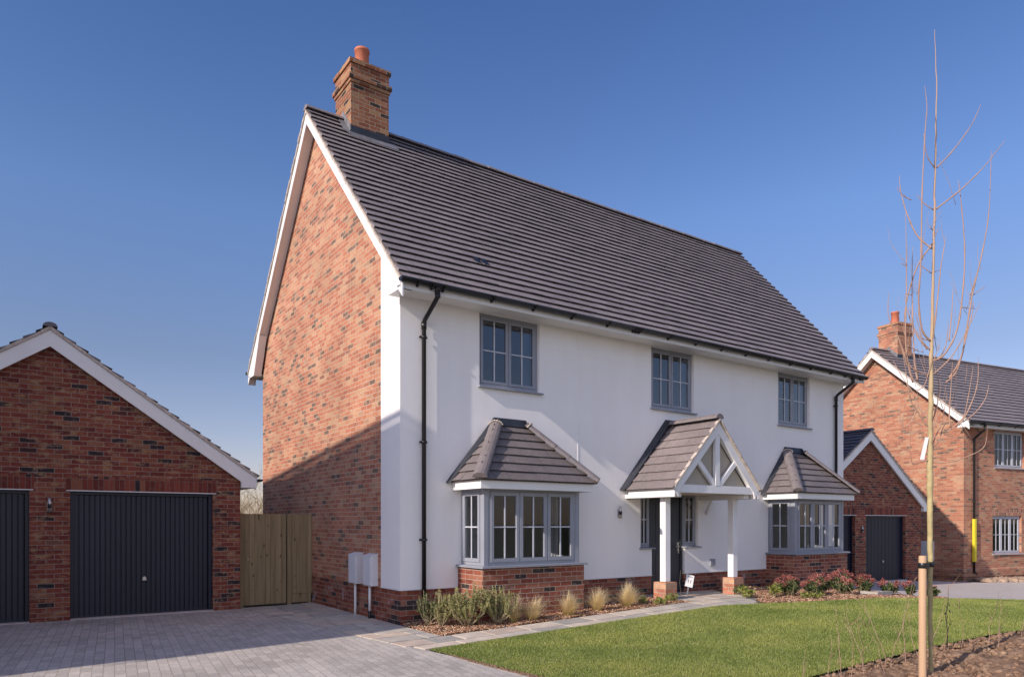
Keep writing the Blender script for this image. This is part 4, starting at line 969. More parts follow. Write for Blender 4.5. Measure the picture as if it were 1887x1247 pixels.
V1 = np.stack([GX.ravel(), GY.ravel(), Z.ravel()], 1); idx = np.arange(nx*ny).reshape(ny, nx); F1 = np.stack([idx[:-1, :-1].ravel(), idx[:-1, 1:].ravel(), idx[1:, 1:].ravel(), idx[1:, :-1].ravel()], 1)
so_ = mass('soil', V1, F1, M_SOIL, None, None, kind='structure'); so_.data.polygons.foreach_set('use_smooth', [True]*len(F1))
def clods(n, poly, smin, smax, zoff):
    xs = [p[0] for p in poly]; ys = [p[1] for p in poly]; x = rng.uniform(min(xs), max(xs), n*3); y = rng.uniform(min(ys), max(ys), n*3); kp = inpoly(x, y, poly); x, y = x[kp][:n], y[kp][:n]; k = len(x)
    ico = [(0, 0, -1), (.72, -.53, -.45), (-.28, -.85, -.45), (-.89, 0, -.45), (-.28, .85, -.45), (.72, .53, -.45), (.28, -.85, .45), (-.72, -.53, .45), (-.72, .53, .45), (.28, .85, .45), (.89, 0, .45), (0, 0, 1)]
    tri = [(0, 1, 2), (1, 0, 5), (0, 2, 3), (0, 3, 4), (0, 4, 5), (1, 5, 10), (2, 1, 6), (3, 2, 7), (4, 3, 8), (5, 4, 9), (1, 10, 6), (2, 6, 7), (3, 7, 8), (4, 8, 9), (5, 9, 10), (6, 10, 11), (7, 6, 11), (8, 7, 11), (9, 8, 11), (10, 9, 11)]
    s = smin+(smax-smin)*rng.uniform(0, 1, k)**3; B = np.array(ico)[None]*s[:, None, None]*rng.uniform(.6, 1.35, (k, 12, 1)); B[:, :, 0] *= rng.uniform(.8, 1.5, (k, 1)); B[:, :, 2] *= rng.uniform(.5, .9, (k, 1))
    B = B+np.stack([x, y, gnp(x)+zoff], 1)[:, None]
    return B.reshape(-1, 3), (np.arange(k)[:, None, None]*12+np.array(tri)[None]).reshape(-1, 3)
V1, F1 = clods(9000, [(-.4, -5.78), (1.5, -5.76), (3.5, -5.80), (5.85, -6.0), (9, -6.2), (9, -7.2), (4, -7.6), (-.4, -8)], .006, .042, .015)
mass('soil_clods', V1, F1, M_SOIL, 'loose clods of dug brown soil in the bed at the lower right', 'soil')
V1, F1 = clods(2500, [(-.56, -2.1), (-.50, -3.0), (-.42, -4.0), (-.37, -5.7), (-.46, -5.7), (-.50, -4.0), (-.58, -2.9)], .003, .016, .002)
mass('soil_crumbs', V1, F1, rnd_mat('crumb', [(0, (.2, .13, .08)), (1, (.2, .13, .08))]), 'crumbs of sandy soil along the lawn edge beside the driveway', 'soil')
V1, F1 = clods(1500, [(20.7, .3), (22.2, -.5), (23.8, -1.0), (23.2, -.2), (21.2, .8)], .03, .14, .02)
mass('soil_heap', V1, F1, mottled('sandy_soil', (.38, .27, .19), .95, .2, 4), 'low heap of sandy soil at the foot of the far brick house', 'soil')

# ================================================================== PLANTS
def leafcloud(name, pts, dirs, ln, wd, m, parent=None, rn=None):
    """flat pointed leaves: pts (k,3), dirs (k,3)"""
    k = len(pts); pts = np.asarray(pts); dirs = np.asarray(dirs)+1e-6; dirs = dirs/np.linalg.norm(dirs, axis=1)[:, None]
    up = rng.normal(0, 1, (k, 3)); s = np.cross(dirs, up); s /= np.linalg.norm(s, axis=1)[:, None]; l = (ln*rng.uniform(.6, 1.2, k))[:, None]; w_ = (wd*rng.uniform(.7, 1.2, k))[:, None]
    nrm = np.cross(s, dirs)
    V = np.stack([pts, pts+dirs*l*.45+s*w_/2+nrm*l*.06, pts+dirs*l, pts+dirs*l*.45-s*w_/2+nrm*l*.06], 1).reshape(-1, 3)
    F_ = np.arange(k*4).reshape(k, 4)
    me_o = mass(name, V, F_, m, None, None, kind=None, rnd=(np.clip(rng.normal(.5, .25, k), 0, 1) if rn is None else rn))
    if parent: me_o.parent = parent
    return me_o
M_STEM = mottled('shrub_stem', (.36, .29, .19), .8, .2, 10)
M_LEAFV = rnd_mat('variegated_leaf', [(0, (.14, .16, .05)), (.35, (.30, .31, .11)), (.7, (.48, .47, .21)), (1, (.70, .64, .40))], .5, .4)
M_LEAFD = rnd_mat('dark_leaf', [(0, (.03, .05, .018)), (.6, (.08, .12, .04)), (1, (.22, .24, .09))], .4, .2)
M_LEAFY = rnd_mat('yellow_green_leaf', [(0, (.10, .15, .03)), (.6, (.28, .30, .07)), (1, (.50, .46, .14))], .5, .25)
M_FLOW = rnd_mat('dark_red_flower', [(0, (.16, .045, .04)), (.5, (.34, .10, .085)), (1, (.55, .27, .21))], .6, .1)
M_STRAW = rnd_mat('straw_grass', [(0, (.34, .33, .08)), (.25, (.66, .54, .24)), (.7, (.86, .70, .42)), (1, (.90, .82, .62))], .6, .5)
def shrub(x, y, h, wd, nst, nlv, ll, label, m=M_LEAFV, name='evergreen_shrub', cat='shrub', group=None, lw=.45, spread=1.0):
    t = thing(name, label, cat, (x, y, g(x)), 0, group); b = MB(); P = []; Dd = []
    for i in range(nst):
        a = random.uniform(0, 6.28); r = wd/2*random.uniform(.25, 1)*spread; hh = h*random.uniform(.6, 1.05)*(1-.25*(r/(wd/2))**2)
        p0 = Vector((random.uniform(-.03, .03), random.uniform(-.03, .03), -.02)); p3 = Vector((math.cos(a)*r, math.sin(a)*r, hh)); mid = p0.lerp(p3, .5)+Vector((math.cos(a), math.sin(a), 0))*r*.25
        pts = [p0, p0.lerp(mid, .6), mid, mid.lerp(p3, .5), p3]; b.tube(pts, [.006, .005, .004, .003, .0015], 5)
        for sub in range(3):
            q0 = mid.lerp(p3, random.uniform(-.3, .6)); q1 = q0+Vector((random.gauss(0, .06), random.gauss(0, .06), random.uniform(.06, .16)))*h*1.6
            b.tube([q0, q1], [.0025, .001], 4)
            for j in range(nlv//nst//4):
                u = random.random(); q = q0.lerp(q1, u); P.append(q); Dd.append(Vector((random.gauss(0, 1), random.gauss(0, 1), random.uniform(-.1, 1.3))))
        for j in range(nlv//nst//4):
            u = random.uniform(.25, 1); q = (p0.lerp(mid, u*2) if u < .5 else mid.lerp(p3, u*2-1)); P.append(q); Dd.append(Vector((random.gauss(0, 1), random.gauss(0, 1), random.uniform(0, 1.3))))
    b.build('stem', M_STEM, t); leafcloud('foliage', [tuple(p) for p in P], [tuple(p) for p in Dd], ll, ll*lw, m, t); return t
shrub(.26, -.38, .55, .46, 18, 2200, .03, 'thin dark green shrub nearest the black downpipe on the house corner', M_LEAFD)
shrub(.38, -.60, .58, .42, 20, 3000, .026, 'slim upright variegated shrub between the downpipe and the bushiest shrub')
shrub(.66, -.84, .64, .74, 46, 13000, .026, 'bushiest pale green shrub at the left end of the bark bed')
shrub(1.10, -.98, .58, .62, 36, 8500, .025, 'grey green shrub in front of the left corner of the near bay')
def tuft(x, y, h, sp, n, label, lean=(0, 0), group='feathery straw grasses in front of the house'):
    t = thing('ornamental_grass', label, 'ornamental grass', (x, y, g(x)), 0, group)
    n = int(n*.62); h = h*.88; k = n; a = rng.uniform(0, 2*np.pi, k); a = a+.35*np.sin(a*3+x*9); el = rng.beta(1.3, 1.9, k)*sp*1.12; L_ = h*rng.uniform(.45, 1.28, k)*(1+.16*np.sin(a*2+x*5)); bx = rng.normal(0, .022, k); by = rng.normal(0, .022, k)
    V = np.zeros((k, 5, 2, 3)); w0 = .0026*rng.uniform(.5, 1.4, k)
    for s in range(5):
        u = s/4; rr = L_*(u*np.sin(el*.55)+u*u*np.sin(el)*.5); zz = L_*(u*np.cos(el*.6)-.22*u**3*np.sin(el)); px = bx+np.cos(a)*rr+lean[0]*u*u*L_; py = by+np.sin(a)*rr+lean[1]*u*u*L_; wv = w0*(1-.75*u)
        V[:, s, 0] = np.stack([px-np.sin(a)*wv, py+np.cos(a)*wv, zz], 1); V[:, s, 1] = np.stack([px+np.sin(a)*wv, py-np.cos(a)*wv, zz], 1)
    Fq = []; base = np.arange(k)*10
    for s in range(4): Fq.append(np.stack([base+2*s, base+2*s+1, base+2*s+3, base+2*s+2], 1))
    F_ = np.concatenate(Fq); rn = np.concatenate([np.clip(rng.normal(.25+.17*s, .15, k), 0, 1) for s in range(4)])
    o = mass('blades', V.reshape(-1, 3), F_, M_STRAW, None, None, kind=None, rnd=rn); o.parent = t; return t
tuft(1.34, -1.02, .36, 1.0, 900, 'greenest straw grass tuft, half hidden beside the grey green shrub', (.25, 0))
tuft(1.62, -1.10, .35, 1.35, 1700, 'straw coloured grass tuft in front of the middle of the near bay', (.12, .0))
tuft(2.33, -1.09, .36, 1.25, 1700, 'straw coloured grass tuft in front of the right half of the near bay')
tuft(2.98, -1.02, .37, 1.15, 1700, 'straw coloured grass tuft just right of the near bay brickwork', (.08, 0))
tuft(3.66, -1.0, .38, 1.4, 1800, 'straw coloured grass tuft nearest the left porch pier', (.05, 0))
shrub(4.12, -.9, .17, .2, 10, 260, .05, 'small yellow green plant between the last straw grass and the porch pier', M_LEAFY, 'low_plant', 'plant')
shrub(4.28, -1.16, .13, .22, 12, 300, .05, 'small bright green plant left of the corner of the left pier', M_LEAFY, 'low_plant', 'plant')
shrub(4.62, -1.10, .16, .24, 12, 300, .05, 'small green plant against the front face of the left pier', M_LEAFY, 'low_plant', 'plant')
def skimmia(x, y, h, wd, nh, label):
    t = shrub(x, y, h, wd, 14, 700, .065, label, M_LEAFD, 'flowering_shrub', 'shrub', 'red flowering shrubs in front of the far bay', .38)
    P = []; Dd = []
    for i in range(int(nh*1.7)):
        a = random.uniform(0, 6.28); r = wd/2*math.sqrt(random.random()); c = Vector((math.cos(a)*r, math.sin(a)*r, h*(1.05-.3*(r/(wd/2))**2)+random.uniform(-.03, .03)))
        for j in range(34):
            v = Vector((random.gauss(0, 1), random.gauss(0, 1), random.gauss(.4, .8))).normalized(); P.append(tuple(c+v*random.uniform(.01, .036)*Vector((1, 1, 1.2)).length/1.8)); Dd.append(tuple(v))
    leafcloud('flower', P, Dd, .024, .019, M_FLOW, t); return t
sk = [(7.05, -1.75, .34, .50, 12, 'leftmost of the red flowering shrubs, in front of the left end of the far bay'), (7.45, -2.0, .30, .42, 9, 'second red flowering shrub from the left before the far bay'), (7.9, -1.85, .36, .46, 12, 'red flowering shrub before the middle of the far bay wall'), (8.25, -2.15, .30, .42, 9, 'red flowering shrub leaning over the lawn below the far bay sill'),
      (8.75, -1.8, .42, .5, 14, 'tallest red flowering shrub, before the right corner of the far bay'), (9.15, -2.0, .36, .42, 10, 'red flowering shrub just right of the tallest one'), (9.65, -2.25, .28, .42, 9, 'red flowering shrub left of the garage door foot'), (10.0, -2.5, .26, .34, 7, 'small red flowering shrub by the small pale edging'), (10.35, -2.72, .24, .32, 6, 'rightmost low red flowering shrub, nearest the sapling')]
for s_ in sk: skimmia(*s_)
shrub(6.15, -1.5, .22, .30, 10, 260, .10, 'yellow striped spiky plant next to the right pier', M_LEAFY, 'low_plant', 'plant', lw=.22)
shrub(6.62, -1.75, .30, .24, 8, 200, .10, 'taller yellow leaved plant before the red shrubs', M_LEAFY, 'low_plant', 'plant', lw=.25)
shrub(6.6, -1.05, .20, .30, 10, 300, .06, 'dark leaved plant behind the right pier foot', M_LEAFD, 'low_plant', 'plant')
shrub(7.0, -2.2, .14, .5, 12, 300, .06, 'low yellow green ground plant at the lawn edge', M_LEAFY, 'low_plant', 'plant')
# small edging box by the shrubs
b = MB(); b.box(9.05, -2.35, .0, 9.6, -2.30, .19); b.box(9.05, -2.30, .0, 9.10, -2.0, .19); tag(b.build('edging_board', mottled('grey_board', (.38, .35, .32), .9, .1, 8)), 'short grey edging board among the red flowering shrubs', 'board')

# ------------------------------------------------------------------ sapling, stake, tag
RV = Vector((math.sin(YAW), -math.cos(YAW), 0)); FV = Vector((math.cos(YAW), math.sin(YAW), 0))
TB = Vector((2.38, -6.40, g(2.38)))
M_BARK = mottled('sapling_bark', (.40, .33, .16), .8, .22, 14, bs=.4, bscale=50)
def bark_gradient(m):
    nt = m.node_tree; b = nt.nodes['Principled BSDF']; l = b.inputs['Base Color'].links[0]; src = l.from_socket
    tc = N(nt, 'ShaderNodeTexCoord'); sp = N(nt, 'ShaderNodeSeparateXYZ'); nt.links.new(tc.outputs['Object'], sp.inputs[0])
    mr = N(nt, 'ShaderNodeMapRange'); mr.inputs[1].default_value = 1.6; mr.inputs[2].default_value = 4.2; nt.links.new(sp.outputs[2], mr.inputs[0])
    nt.links.new(mix(nt, src, (.40, .27, .19), mr.outputs[0]), b.inputs['Base Color'])
bark_gradient(M_BARK)
M_TWIG = mottled('sapling_twig', (.36, .225, .165), .7, .15, 9)
sap = thing('young_tree', 'tall leafless young tree tied to a wooden stake at the lower right', 'tree', tuple(TB))
trunk = [(0, -.1), (0, 0), (-.012, .45), (-.01, 1.2), (-.016, 1.9), (-.008, 2.65), (0, 3.1), (.02, 3.95), (.035, 4.75), (.05, 5.55), (.03, 6.10)]
TRr = [.024, .021, .020, .024, .026, .020, .016, .011, .008, .005, .002]
def loc(l, z, d=0): return RV*l+FV*d+Vector((0, 0, z))
b = MB(); tp = [loc(l, z) for l, z in trunk]; fine = []; fr_ = []
for (p, q, r0, r1) in zip(tp, tp[1:], TRr, TRr[1:]):
    n = max(2, int((q-p).length/.07))
    for i in range(n): fine.append(p.lerp(q, i/n)+Vector((random.gauss(0, .002), random.gauss(0, .002), 0))); fr_.append((r0+(r1-r0)*i/n)*random.choice([1, 1, 1, 1.12, .97]))
fine.append(tp[-1]); fr_.append(.0015); b.tube(fine, fr_, 10); b.build('trunk', M_BARK, sap)
BR = [[(-0.013,3.163),(-0.106,3.258),(-0.174,3.515),(-0.193,3.868),(-0.182,4.492),(-0.155,5.035),(-0.138,5.279),(-0.16,5.469)],[(-0.038,3.081),(-0.133,3.244),(-0.187,3.461),(-0.201,3.624)],[(0.03,4.796),(-0.065,4.886),(-0.133,5.062)],[(0.052,4.796),(0.193,4.953),(0.328,5.157),(0.396,5.333)],[(0.022,4.397),(-0.065,4.465),(-0.125,4.552)],[(0.043,4.405),(0.22,4.546),(0.369,4.709),(0.491,4.899)],[(0.008,4.031),(-0.106,4.167),(-0.174,4.411),(-0.201,4.655),(-0.209,4.804)],[(-0.193,4.492),(-0.269,4.533),(-0.328,4.606)],[(0.0,3.8),(-0.051,3.836),(-0.1,3.876)],[(0.008,3.808),(0.111,3.846)],[(0.003,2.973),(0.111,3.027),(0.22,3.244),(0.261,3.597),(0.28,4.004),(0.247,4.438),(0.22,4.655)],[(0.166,2.81),(0.274,3.0),(0.328,3.326),(0.369,3.597),(0.464,4.004),(0.524,4.384),(0.545,4.94)],[(0.369,3.597),(0.437,3.787),(0.464,3.841)],[(0.377,3.583),(0.491,3.665)],[(0.274,3.48),(0.423,3.469)],[(0.016,4.085),(-0.092,3.895),(-0.146,3.597),(-0.146,3.326),(-0.1,3.19)],[(-0.174,2.791),(-0.214,2.919),(-0.247,3.19),(-0.236,3.733),(-0.247,4.37)],[(-0.003,3.054),(0.043,3.461),(0.084,3.868),(0.133,4.153)],[(-0.133,2.791),(-0.146,3.054),(-0.133,3.733),(-0.127,4.085)],[(-0.174,2.769),(-0.323,3.19),(-0.418,3.38),(-0.418,3.61)],[(0.003,3.434),(0.057,3.244),(0.111,3.081)],[(0.166,3.163),(0.22,3.461),(0.247,3.678)],[(0.014,4.207),(-0.024,4.234)],[(0.014,4.112),(0.073,4.234)],[(-0.236,3.868),(-0.287,3.89)],[(-0.187,3.597),(-0.247,3.61)],[(-0.008,3.176),(-0.057,3.176),(-0.107,3.226),(-0.144,3.324),(-0.156,3.509)],[(-0.014,3.078),(-0.094,3.152),(-0.144,3.287),(-0.193,3.411)],[(-0.014,2.837),(-0.144,2.88),(-0.218,2.942),(-0.279,3.078),(-0.316,3.139)],[(0.004,2.967),(0.103,3.028),(0.177,3.164),(0.226,3.386)],[(0.004,2.837),(0.14,2.979),(0.239,3.176),(0.35,3.472)],[(-0.002,2.375),(0.078,2.547),(0.134,2.769),(0.122,2.954)],[(0.134,2.769),(0.226,2.868),(0.276,3.078),(0.325,3.324),(0.356,3.509)],[(-0.002,2.338),(-0.07,2.387),(-0.144,2.498),(-0.218,2.597),(-0.267,2.819),(-0.316,3.078)],[(-0.008,2.399),(-0.094,2.547),(-0.131,2.695),(-0.205,2.843),(-0.267,3.016)],[(-0.131,2.695),(-0.07,2.745),(-0.033,2.893),(-0.02,2.991)],[(0.004,2.146),(0.103,2.227),(0.177,2.35),(0.239,2.461),(0.226,2.708)],[(0.177,2.35),(0.165,2.461),(0.177,2.708),(0.189,3.016)],[(0.004,2.159),(0.066,2.276),(0.152,2.424),(0.251,2.708)],[(-0.002,2.023),(0.103,2.011),(0.226,2.042),(0.368,2.122),(0.387,2.214),(0.362,2.325)],[(-0.008,2.042),(-0.144,2.011),(-0.218,2.005),(-0.267,2.153),(-0.292,2.399)],[(-0.144,2.498),(-0.187,2.412),(-0.255,2.344),(-0.292,2.461),(-0.279,2.646)],[(-0.187,2.412),(-0.094,2.35),(-0.205,2.27),(-0.218,2.338)],[(0.177,2.35),(0.3,2.399),(0.448,2.646),(0.51,2.831),(0.522,3.028)],[(0.3,2.399),(0.424,2.486),(0.535,2.621),(0.584,2.769)],[(0.152,2.301),(0.276,2.424),(0.3,2.51),(0.325,2.769),(0.331,2.905)],[(0.004,2.251),(0.035,2.424),(0.066,2.486)],[(0.004,2.917),(0.041,3.041),(0.066,3.115)],[(-0.218,3.115),(-0.119,3.071),(-0.057,3.065)]]
b = MB()
def catmull(P, k=5):
    out = []; P = [P[0]]+P+[P[-1]]
    for i in range(1, len(P)-2):
        for j in range(k):
            t = j/k; a, b_, c, d_ = P[i-1], P[i], P[i+1], P[i+2]
            out.append(.5*((2*b_)+(c-a)*t+(2*a-5*b_+4*c-d_)*t*t+(3*b_-a-3*c+d_)*t**3))
    out.append(P[-2]); return out
rb = random.Random(3)
for pts in BR:
    ang = rb.uniform(-1, 1); st = pts[0]; L0 = 0; Pp = []
    for i, (l, z) in enumerate(pts):
        if i: L0 += math.hypot(l-pts[i-1][0], z-pts[i-1][1])
        Pp.append(loc(l, z, ang*min(L0, .7)*.45*(1 if abs(st[0]) < .06 else .4)))
    q = catmull(Pp); tot = max(.2, sum((a-c).length for a, c in zip(q, q[1:]))); r0 = min(.0075, .0025+.0038*tot); k = len(q)
    rr = [(r0*(1-i/(k-1))**.8+.0015)*(1.35 if i % 4 == 0 else 1) for i in range(k)]
    b.tube(q, rr, 6)
    for i in range(2, k-1, 2):
        if rb.random() < .5:
            dv = (q[i+1]-q[i]).normalized(); sdv = Vector((rb.gauss(0, 1), rb.gauss(0, 1), rb.gauss(0, 1))).cross(dv).normalized(); b.tube([q[i], q[i]+(dv+sdv).normalized()*rb.uniform(.008, .02)], [.002, .001], 4)
for i in range(44):
    P0 = BR[rb.randint(10, len(BR)-1)]; k0 = rb.randint(0, len(P0)-2); u = rb.random(); l0 = P0[k0][0]*(1-u)+P0[k0+1][0]*u; z0 = P0[k0][1]*(1-u)+P0[k0+1][1]*u
    p = loc(l0, z0, rb.uniform(-.04, .04)); dr_ = Vector((rb.gauss(0, .35), rb.gauss(0, .35), 1)).normalized(); ln = rb.uniform(.12, .55); pts = [p]
    for k in range(5): dr_ = (dr_+Vector((rb.gauss(0, .1), rb.gauss(0, .1), .12))).normalized(); pts.append(pts[-1]+dr_*ln/5)
    b.tube(pts, [.0022, .002, .0018, .0015, .0012, .0009], 4)
b.build('branches', M_TWIG, sap)
stk = thing('tree_stake', 'round pale wooden stake strapped to the young tree', 'stake', (2.21, -6.40, g(2.21)))
b = MB(); b.lathe(0, 0, [(.034, -.3), (.034, .6), (.0335, 1.13), (.029, 1.145), (0, 1.146)], 24); b.build('post', mottled('new_softwood', (.50, .33, .20), .75, .12, 5, bs=.15, bscale=30, streak=True), stk)
b = MB(); dx = TB.x-2.21
b.lathe(0, 0, [(.038, 1.03), (.041, 1.035), (.041, 1.075), (.038, 1.08)], 20); b.tube([(.04, -.006, 1.055), (dx*.5, -.008, 1.058), (dx-.02, -.004, 1.06)], .011, 6)
b.lathe(dx, 0, [(.026, 1.035), (.029, 1.04), (.029, 1.08), (.026, 1.085)], 14); b.box(-.02, -.055, 1.03, .02, -.036, 1.08); b.build('tree_tie', M_BLACK, stk)
wt = MB(); c0 = TB+loc(-.035, 2.14); 
wt.hexa([tuple(c0+loc(-.085, -.10, -.02)), tuple(c0+loc(-.045, -.10, -.02)), tuple(c0+loc(-.045, -.10, -.018)), tuple(c0+loc(-.085, -.10, -.018)), tuple(c0+loc(-.035, .11, -.02)), tuple(c0+loc(.0, .11, -.02)), tuple(c0+loc(.0, .11, -.018)), tuple(c0+loc(-.035, .11, -.018))])
tag(wt.build('plant_label', M_WHITE), 'blank white plastic plant label hanging from the young tree', 'label')
# whips of new hedging
wh = [(.95, -6.0, .42), (1.18, -6.25, .30), (1.32, -6.0, .52), (1.52, -6.1, .62), (1.62, -5.95, .78), (1.85, -6.05, .85), (1.98, -5.95, .72), (2.05, -6.15, .55), (2.5, -5.95, .98), (2.62, -6.05, .8), (2.78, -5.95, .35), (3.02, -6.0, .60), (3.25, -5.95, .9), (3.45, -6.05, .35), (3.95, -6.0, .62), (4.3, -6.15, .75), (4.55, -6.1, .55), (5.0, -6.2, .85), (5.3, -6.1, .9), (5.6, -6.2, .75), (5.9, -6.3, .9), (6.4, -6.3, .8), (2.3, -6.0, 1.15), (4.1, -6.3, .7)]
for i, (x, y, h) in enumerate(wh):
    b = MB(); rw = random.Random(i+40)
    def whip(p, dr, ln, r):
        pts = [p]; d_ = dr.copy(); n = max(3, int(ln/.09))
        for k in range(n): d_ = (d_+Vector((rw.gauss(0, .16), rw.gauss(0, .16), .05))).normalized(); pts.append(pts[-1]+d_*ln/n)
        b.tube(pts, [r*(1-.75*k/n) for k in range(n+1)], 5); return pts, d_
    P, d_ = whip(Vector((0, 0, -.05)), Vector((rw.gauss(0, .12), rw.gauss(0, .12), 1)).normalized(), h, .0038)
    for k in range(rw.randint(1, 3)):
        q = P[rw.randint(len(P)//3, len(P)-1)]; whip(q, Vector((rw.gauss(0, .8), rw.gauss(0, .5), .8)).normalized(), h*rw.uniform(.15, .4), .0024)
    o = b.build('hedge_whip', M_TWIG, None, loc=(x, y, g(x))); tag(o, 'bare thin hedging twig in the dug soil left of the wooden stake' if x < 2.15 else ('bare thin hedging twig in the dug soil just behind the young tree' if x < 3.1 else 'bare thin hedging twig in the dug soil right of the young tree'), 'hedging twig', 'bare hedging twigs left of the stake' if x < 2.15 else ('bare hedging twigs behind the young tree' if x < 3.1 else 'bare hedging twigs right of the young tree'))
shr = thing('small_sapling', 'dark stemmed seedling with a few shrivelled leaves in the soil right of the young tree', 'sapling', (3.72, -5.95, g(3.72)))
b = MB(); b.tube([(0, 0, -.03), (.01, 0, .2), (-.01, .01, .38), (.02, 0, .52), (.03, 0, .72)], [.007, .006, .005, .004, .001], 6); b.tube([(.01, 0, .2), (.05, 0, .27)], .003, 5); b.build('stem', mottled('dark_stem', (.035, .025, .02), .8), shr)
leafcloud('leaf', [(.03, 0, .50), (.04, 0, .44), (-.02, 0, .42), (.05, 0, .36), (-.06, .02, .34), (.02, 0, .40), (.0, 0, .46), (.06, 0, .30)], [(1, .2, -.3), (1, 0, -.6), (-1, 0, -.5), (.6, 0, -1), (-1, 0, -.4), (.4, .4, -1), (-.5, 0, .5), (.5, 0, -1)], .06, .035, rnd_mat('shrivelled_leaf', [(0, (.04, .025, .02)), (1, (.10, .06, .04))]), shr)

# ------------------------------------------------------------------ gate, plot sign, rear scrub
M_PINE = None
def pine():
    m, nt, b = mat('treated_pine', (.24, .19, .09), .8, spec=.2); tc = N(nt, 'ShaderNodeTexCoord'); at = N(nt, 'ShaderNodeAttribute'); at.attribute_name = 'rnd'
    r0 = ramp(nt, [(0, (.26, .20, .115)), (1, (.37, .28, .165))]); nt.links.new(at.outputs['Fac'], r0.inputs[0])
    mp = N(nt, 'ShaderNodeMapping'); mp.inputs['Scale'].default_value = (22, 22, 1.2); nt.links.new(tc.outputs['Object'], mp.inputs[0]); n = N(nt, 'ShaderNodeTexNoise', Scale=1, Detail=6); nt.links.new(mp.outputs[0], n.inputs['Vector'])
    r = ramp(nt, [(.3, (.75, .75, .72)), (.7, (1.15, 1.13, 1.1))]); nt.links.new(n.outputs[0], r.inputs[0]); c = mix(nt, r0.outputs[0], r.outputs[0], 1, 'MULTIPLY')
    mp2 = N(nt, 'ShaderNodeMapping'); mp2.inputs['Scale'].default_value = (9, 3, 5); nt.links.new(tc.outputs['Object'], mp2.inputs[0]); v = N(nt, 'ShaderNodeTexVoronoi', Scale=1); nt.links.new(mp2.outputs[0], v.inputs['Vector'])
    r3 = ramp(nt, [(.10, (1, 1, 1)), (.2, (0, 0, 0))]); nt.links.new(v.outputs['Distance'], r3.inputs[0]); c = mix(nt, c, (.075, .045, .02), N2mul(nt, r3.outputs[0], .75))
    nt.links.new(c, b.inputs['Base Color']); bump(nt, b, n.outputs[0], .3, .005); return m
M_PINE = pine()
GT = thing('garden_gate', 'tall closed softwood board gate between the double garage and the white house', 'gate', (-1.36, 3.80, 0))
b = MB(); x = .10
while x < .87: b.r = random.random(); b.box(x, 0, .03, x+.0935, .022, 1.70); x += .0965
lf = b.build('gate_leaf', M_PINE, GT, .004)
b = MB(); b.lathe(0, 0, [(0.0, 0), (.02, 0), (.022, .012), (.012, .02), (.0, .022)], 14); kn = b.build('handle', M_STEEL, lf); kn.location = (.17, -.002, .87); kn.rotation_euler = (R(90), 0, 0)
b = MB(); b.r = .6; b.box(0.0, -.01, -.1, .095, .085, 1.71); b.build('post', M_PINE, GT, .004)
b = MB(); b.r = .2; b.box(.89, -.01, -.1, .965, .085, 1.71); b.build('post', M_PINE, GT, .004)
b = MB(); x = .97
while x < 1.28: b.r = random.random(); b.box(x, 0, .2, x+.098, .022, 1.70); x += .1005
b.r = .3; b.box(.97, -.004, .03, 1.28, .022, .197); b.build('side_panel', M_PINE, GT, .004)
b = MB(); b.r = .8; b.box(1.285, -.012, -.1, 1.345, .085, 1.72); b.build('post', M_PINE, GT, .004)

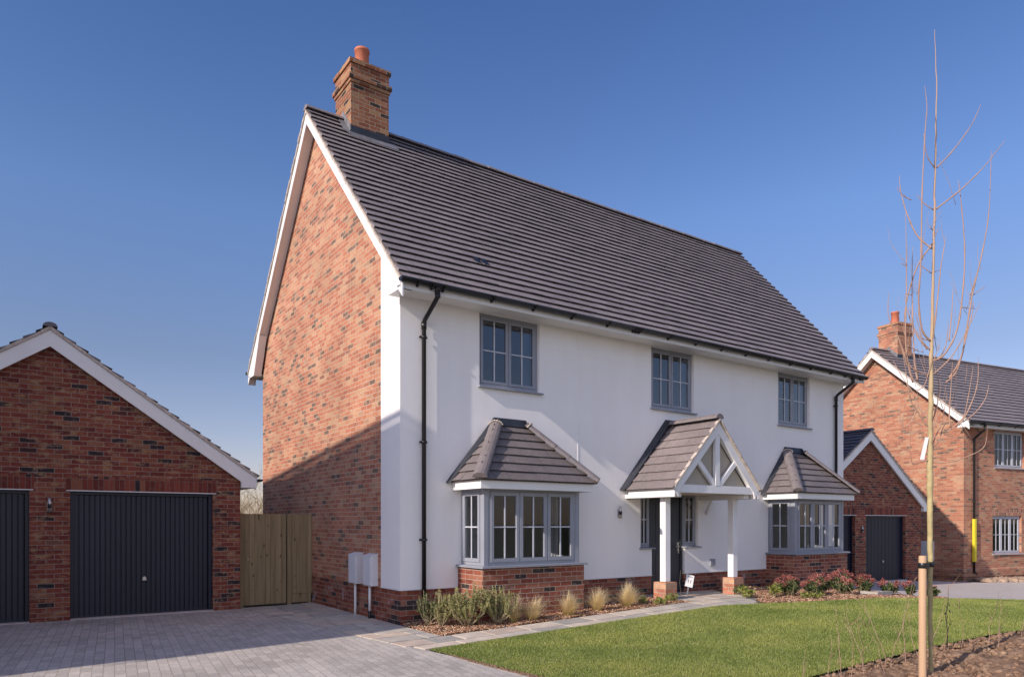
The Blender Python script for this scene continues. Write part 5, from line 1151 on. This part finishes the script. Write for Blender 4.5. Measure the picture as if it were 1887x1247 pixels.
sg = thing('plot_sign', 'small white sign reading PLOT 11 leaning by the front door', 'sign', (5.62, -.58, g(5.6)+.006), R(-28))
b = MB(); T = Matrix.Rotation(R(-12), 4, 'X') @ Matrix.Rotation(R(14), 4, 'Y')
def tb(b, x0, y0, z0, x1, y1, z1):
    q = MB(); q.box(x0, y0, z0, x1, y1, z1)
    for f in q.f: b.face([T @ q.v[i] for i in f])
tb(b, -.075, 0, .17, .075, .006, .40); b.build('board', M_WHITE, sg)
b = MB(); tb(b, -.012, .008, -.0, .012, .022, .38); b.build('stake', M_LEADL, sg)
b = MB(); b.tube([(-.10, .05, .0), (-.13, .05, .25), (-.11, .04, .47), (-.07, .03, .48), (-.05, .02, .36)], .006, 6); b.build('wire_loop', M_STEM, sg)
for txt, sz, zz in (('PLOT', .042, .345), ('11', .095, .245)):
    cu = bpy.data.curves.new('lettering', 'FONT'); cu.body = txt; cu.size = sz; cu.align_x = 'CENTER'; cu.extrude = .0006; ob = bpy.data.objects.new('lettering', cu); C.objects.link(ob)
    dg = bpy.context.evaluated_depsgraph_get(); me = bpy.data.meshes.new_from_object(ob.evaluated_get(dg)); bpy.data.objects.remove(ob)
    o = bpy.data.objects.new('lettering', me); C.objects.link(o); o.parent = sg; me.materials.append(M_BLACK)
    o.matrix_local = T @ Matrix.Translation((0, -.002, zz)) @ Matrix.Rotation(R(90), 4, 'X')

M_SCRUB = mottled('scrub_twig', (.34, .27, .16), .85, .3, 6)
def bush(x, y, h, wd, n, label, seed):
    rs = random.Random(seed); b = MB()
    def grow(p, d_, ln, r, lv):
        pts = [p]
        for k in range(3): d_ = (d_+Vector((rs.gauss(0, .2), rs.gauss(0, .2), .08))).normalized(); pts.append(pts[-1]+d_*ln/3)
        b.tube(pts, [r, r*.8, r*.6, r*.4], 4, cap=False)
        if lv:
            for k in range(4): grow(pts[rs.randint(1, 3)], (d_+Vector((rs.gauss(0, .55), rs.gauss(0, .55), rs.gauss(.1, .3)))).normalized(), ln*.62, r*.55, lv-1)
    for i in range(n):
        a = rs.uniform(0, 6.28); grow(Vector((math.cos(a)*wd*.15, math.sin(a)*wd*.15, -.1)), Vector((math.cos(a)*.5*wd/h, math.sin(a)*.5*wd/h, 1)).normalized(), h*.55, .035, 3)
    t = thing('bare_shrub', label, 'shrub', (x, y, -.05)); b.build('branches', M_SCRUB, t)
bush(3.6, 25, 3.9, 3.0, 9, 'bare brown bush seen above the gate, left one', 5)
bush(6.0, 27.5, 3.5, 3.2, 10, 'bare olive brown bush seen above the gate against the house wall, right one', 6)
bush(1.0, 27, 3.8, 3.0, 8, 'bare brown bush mostly behind the double garage', 9)
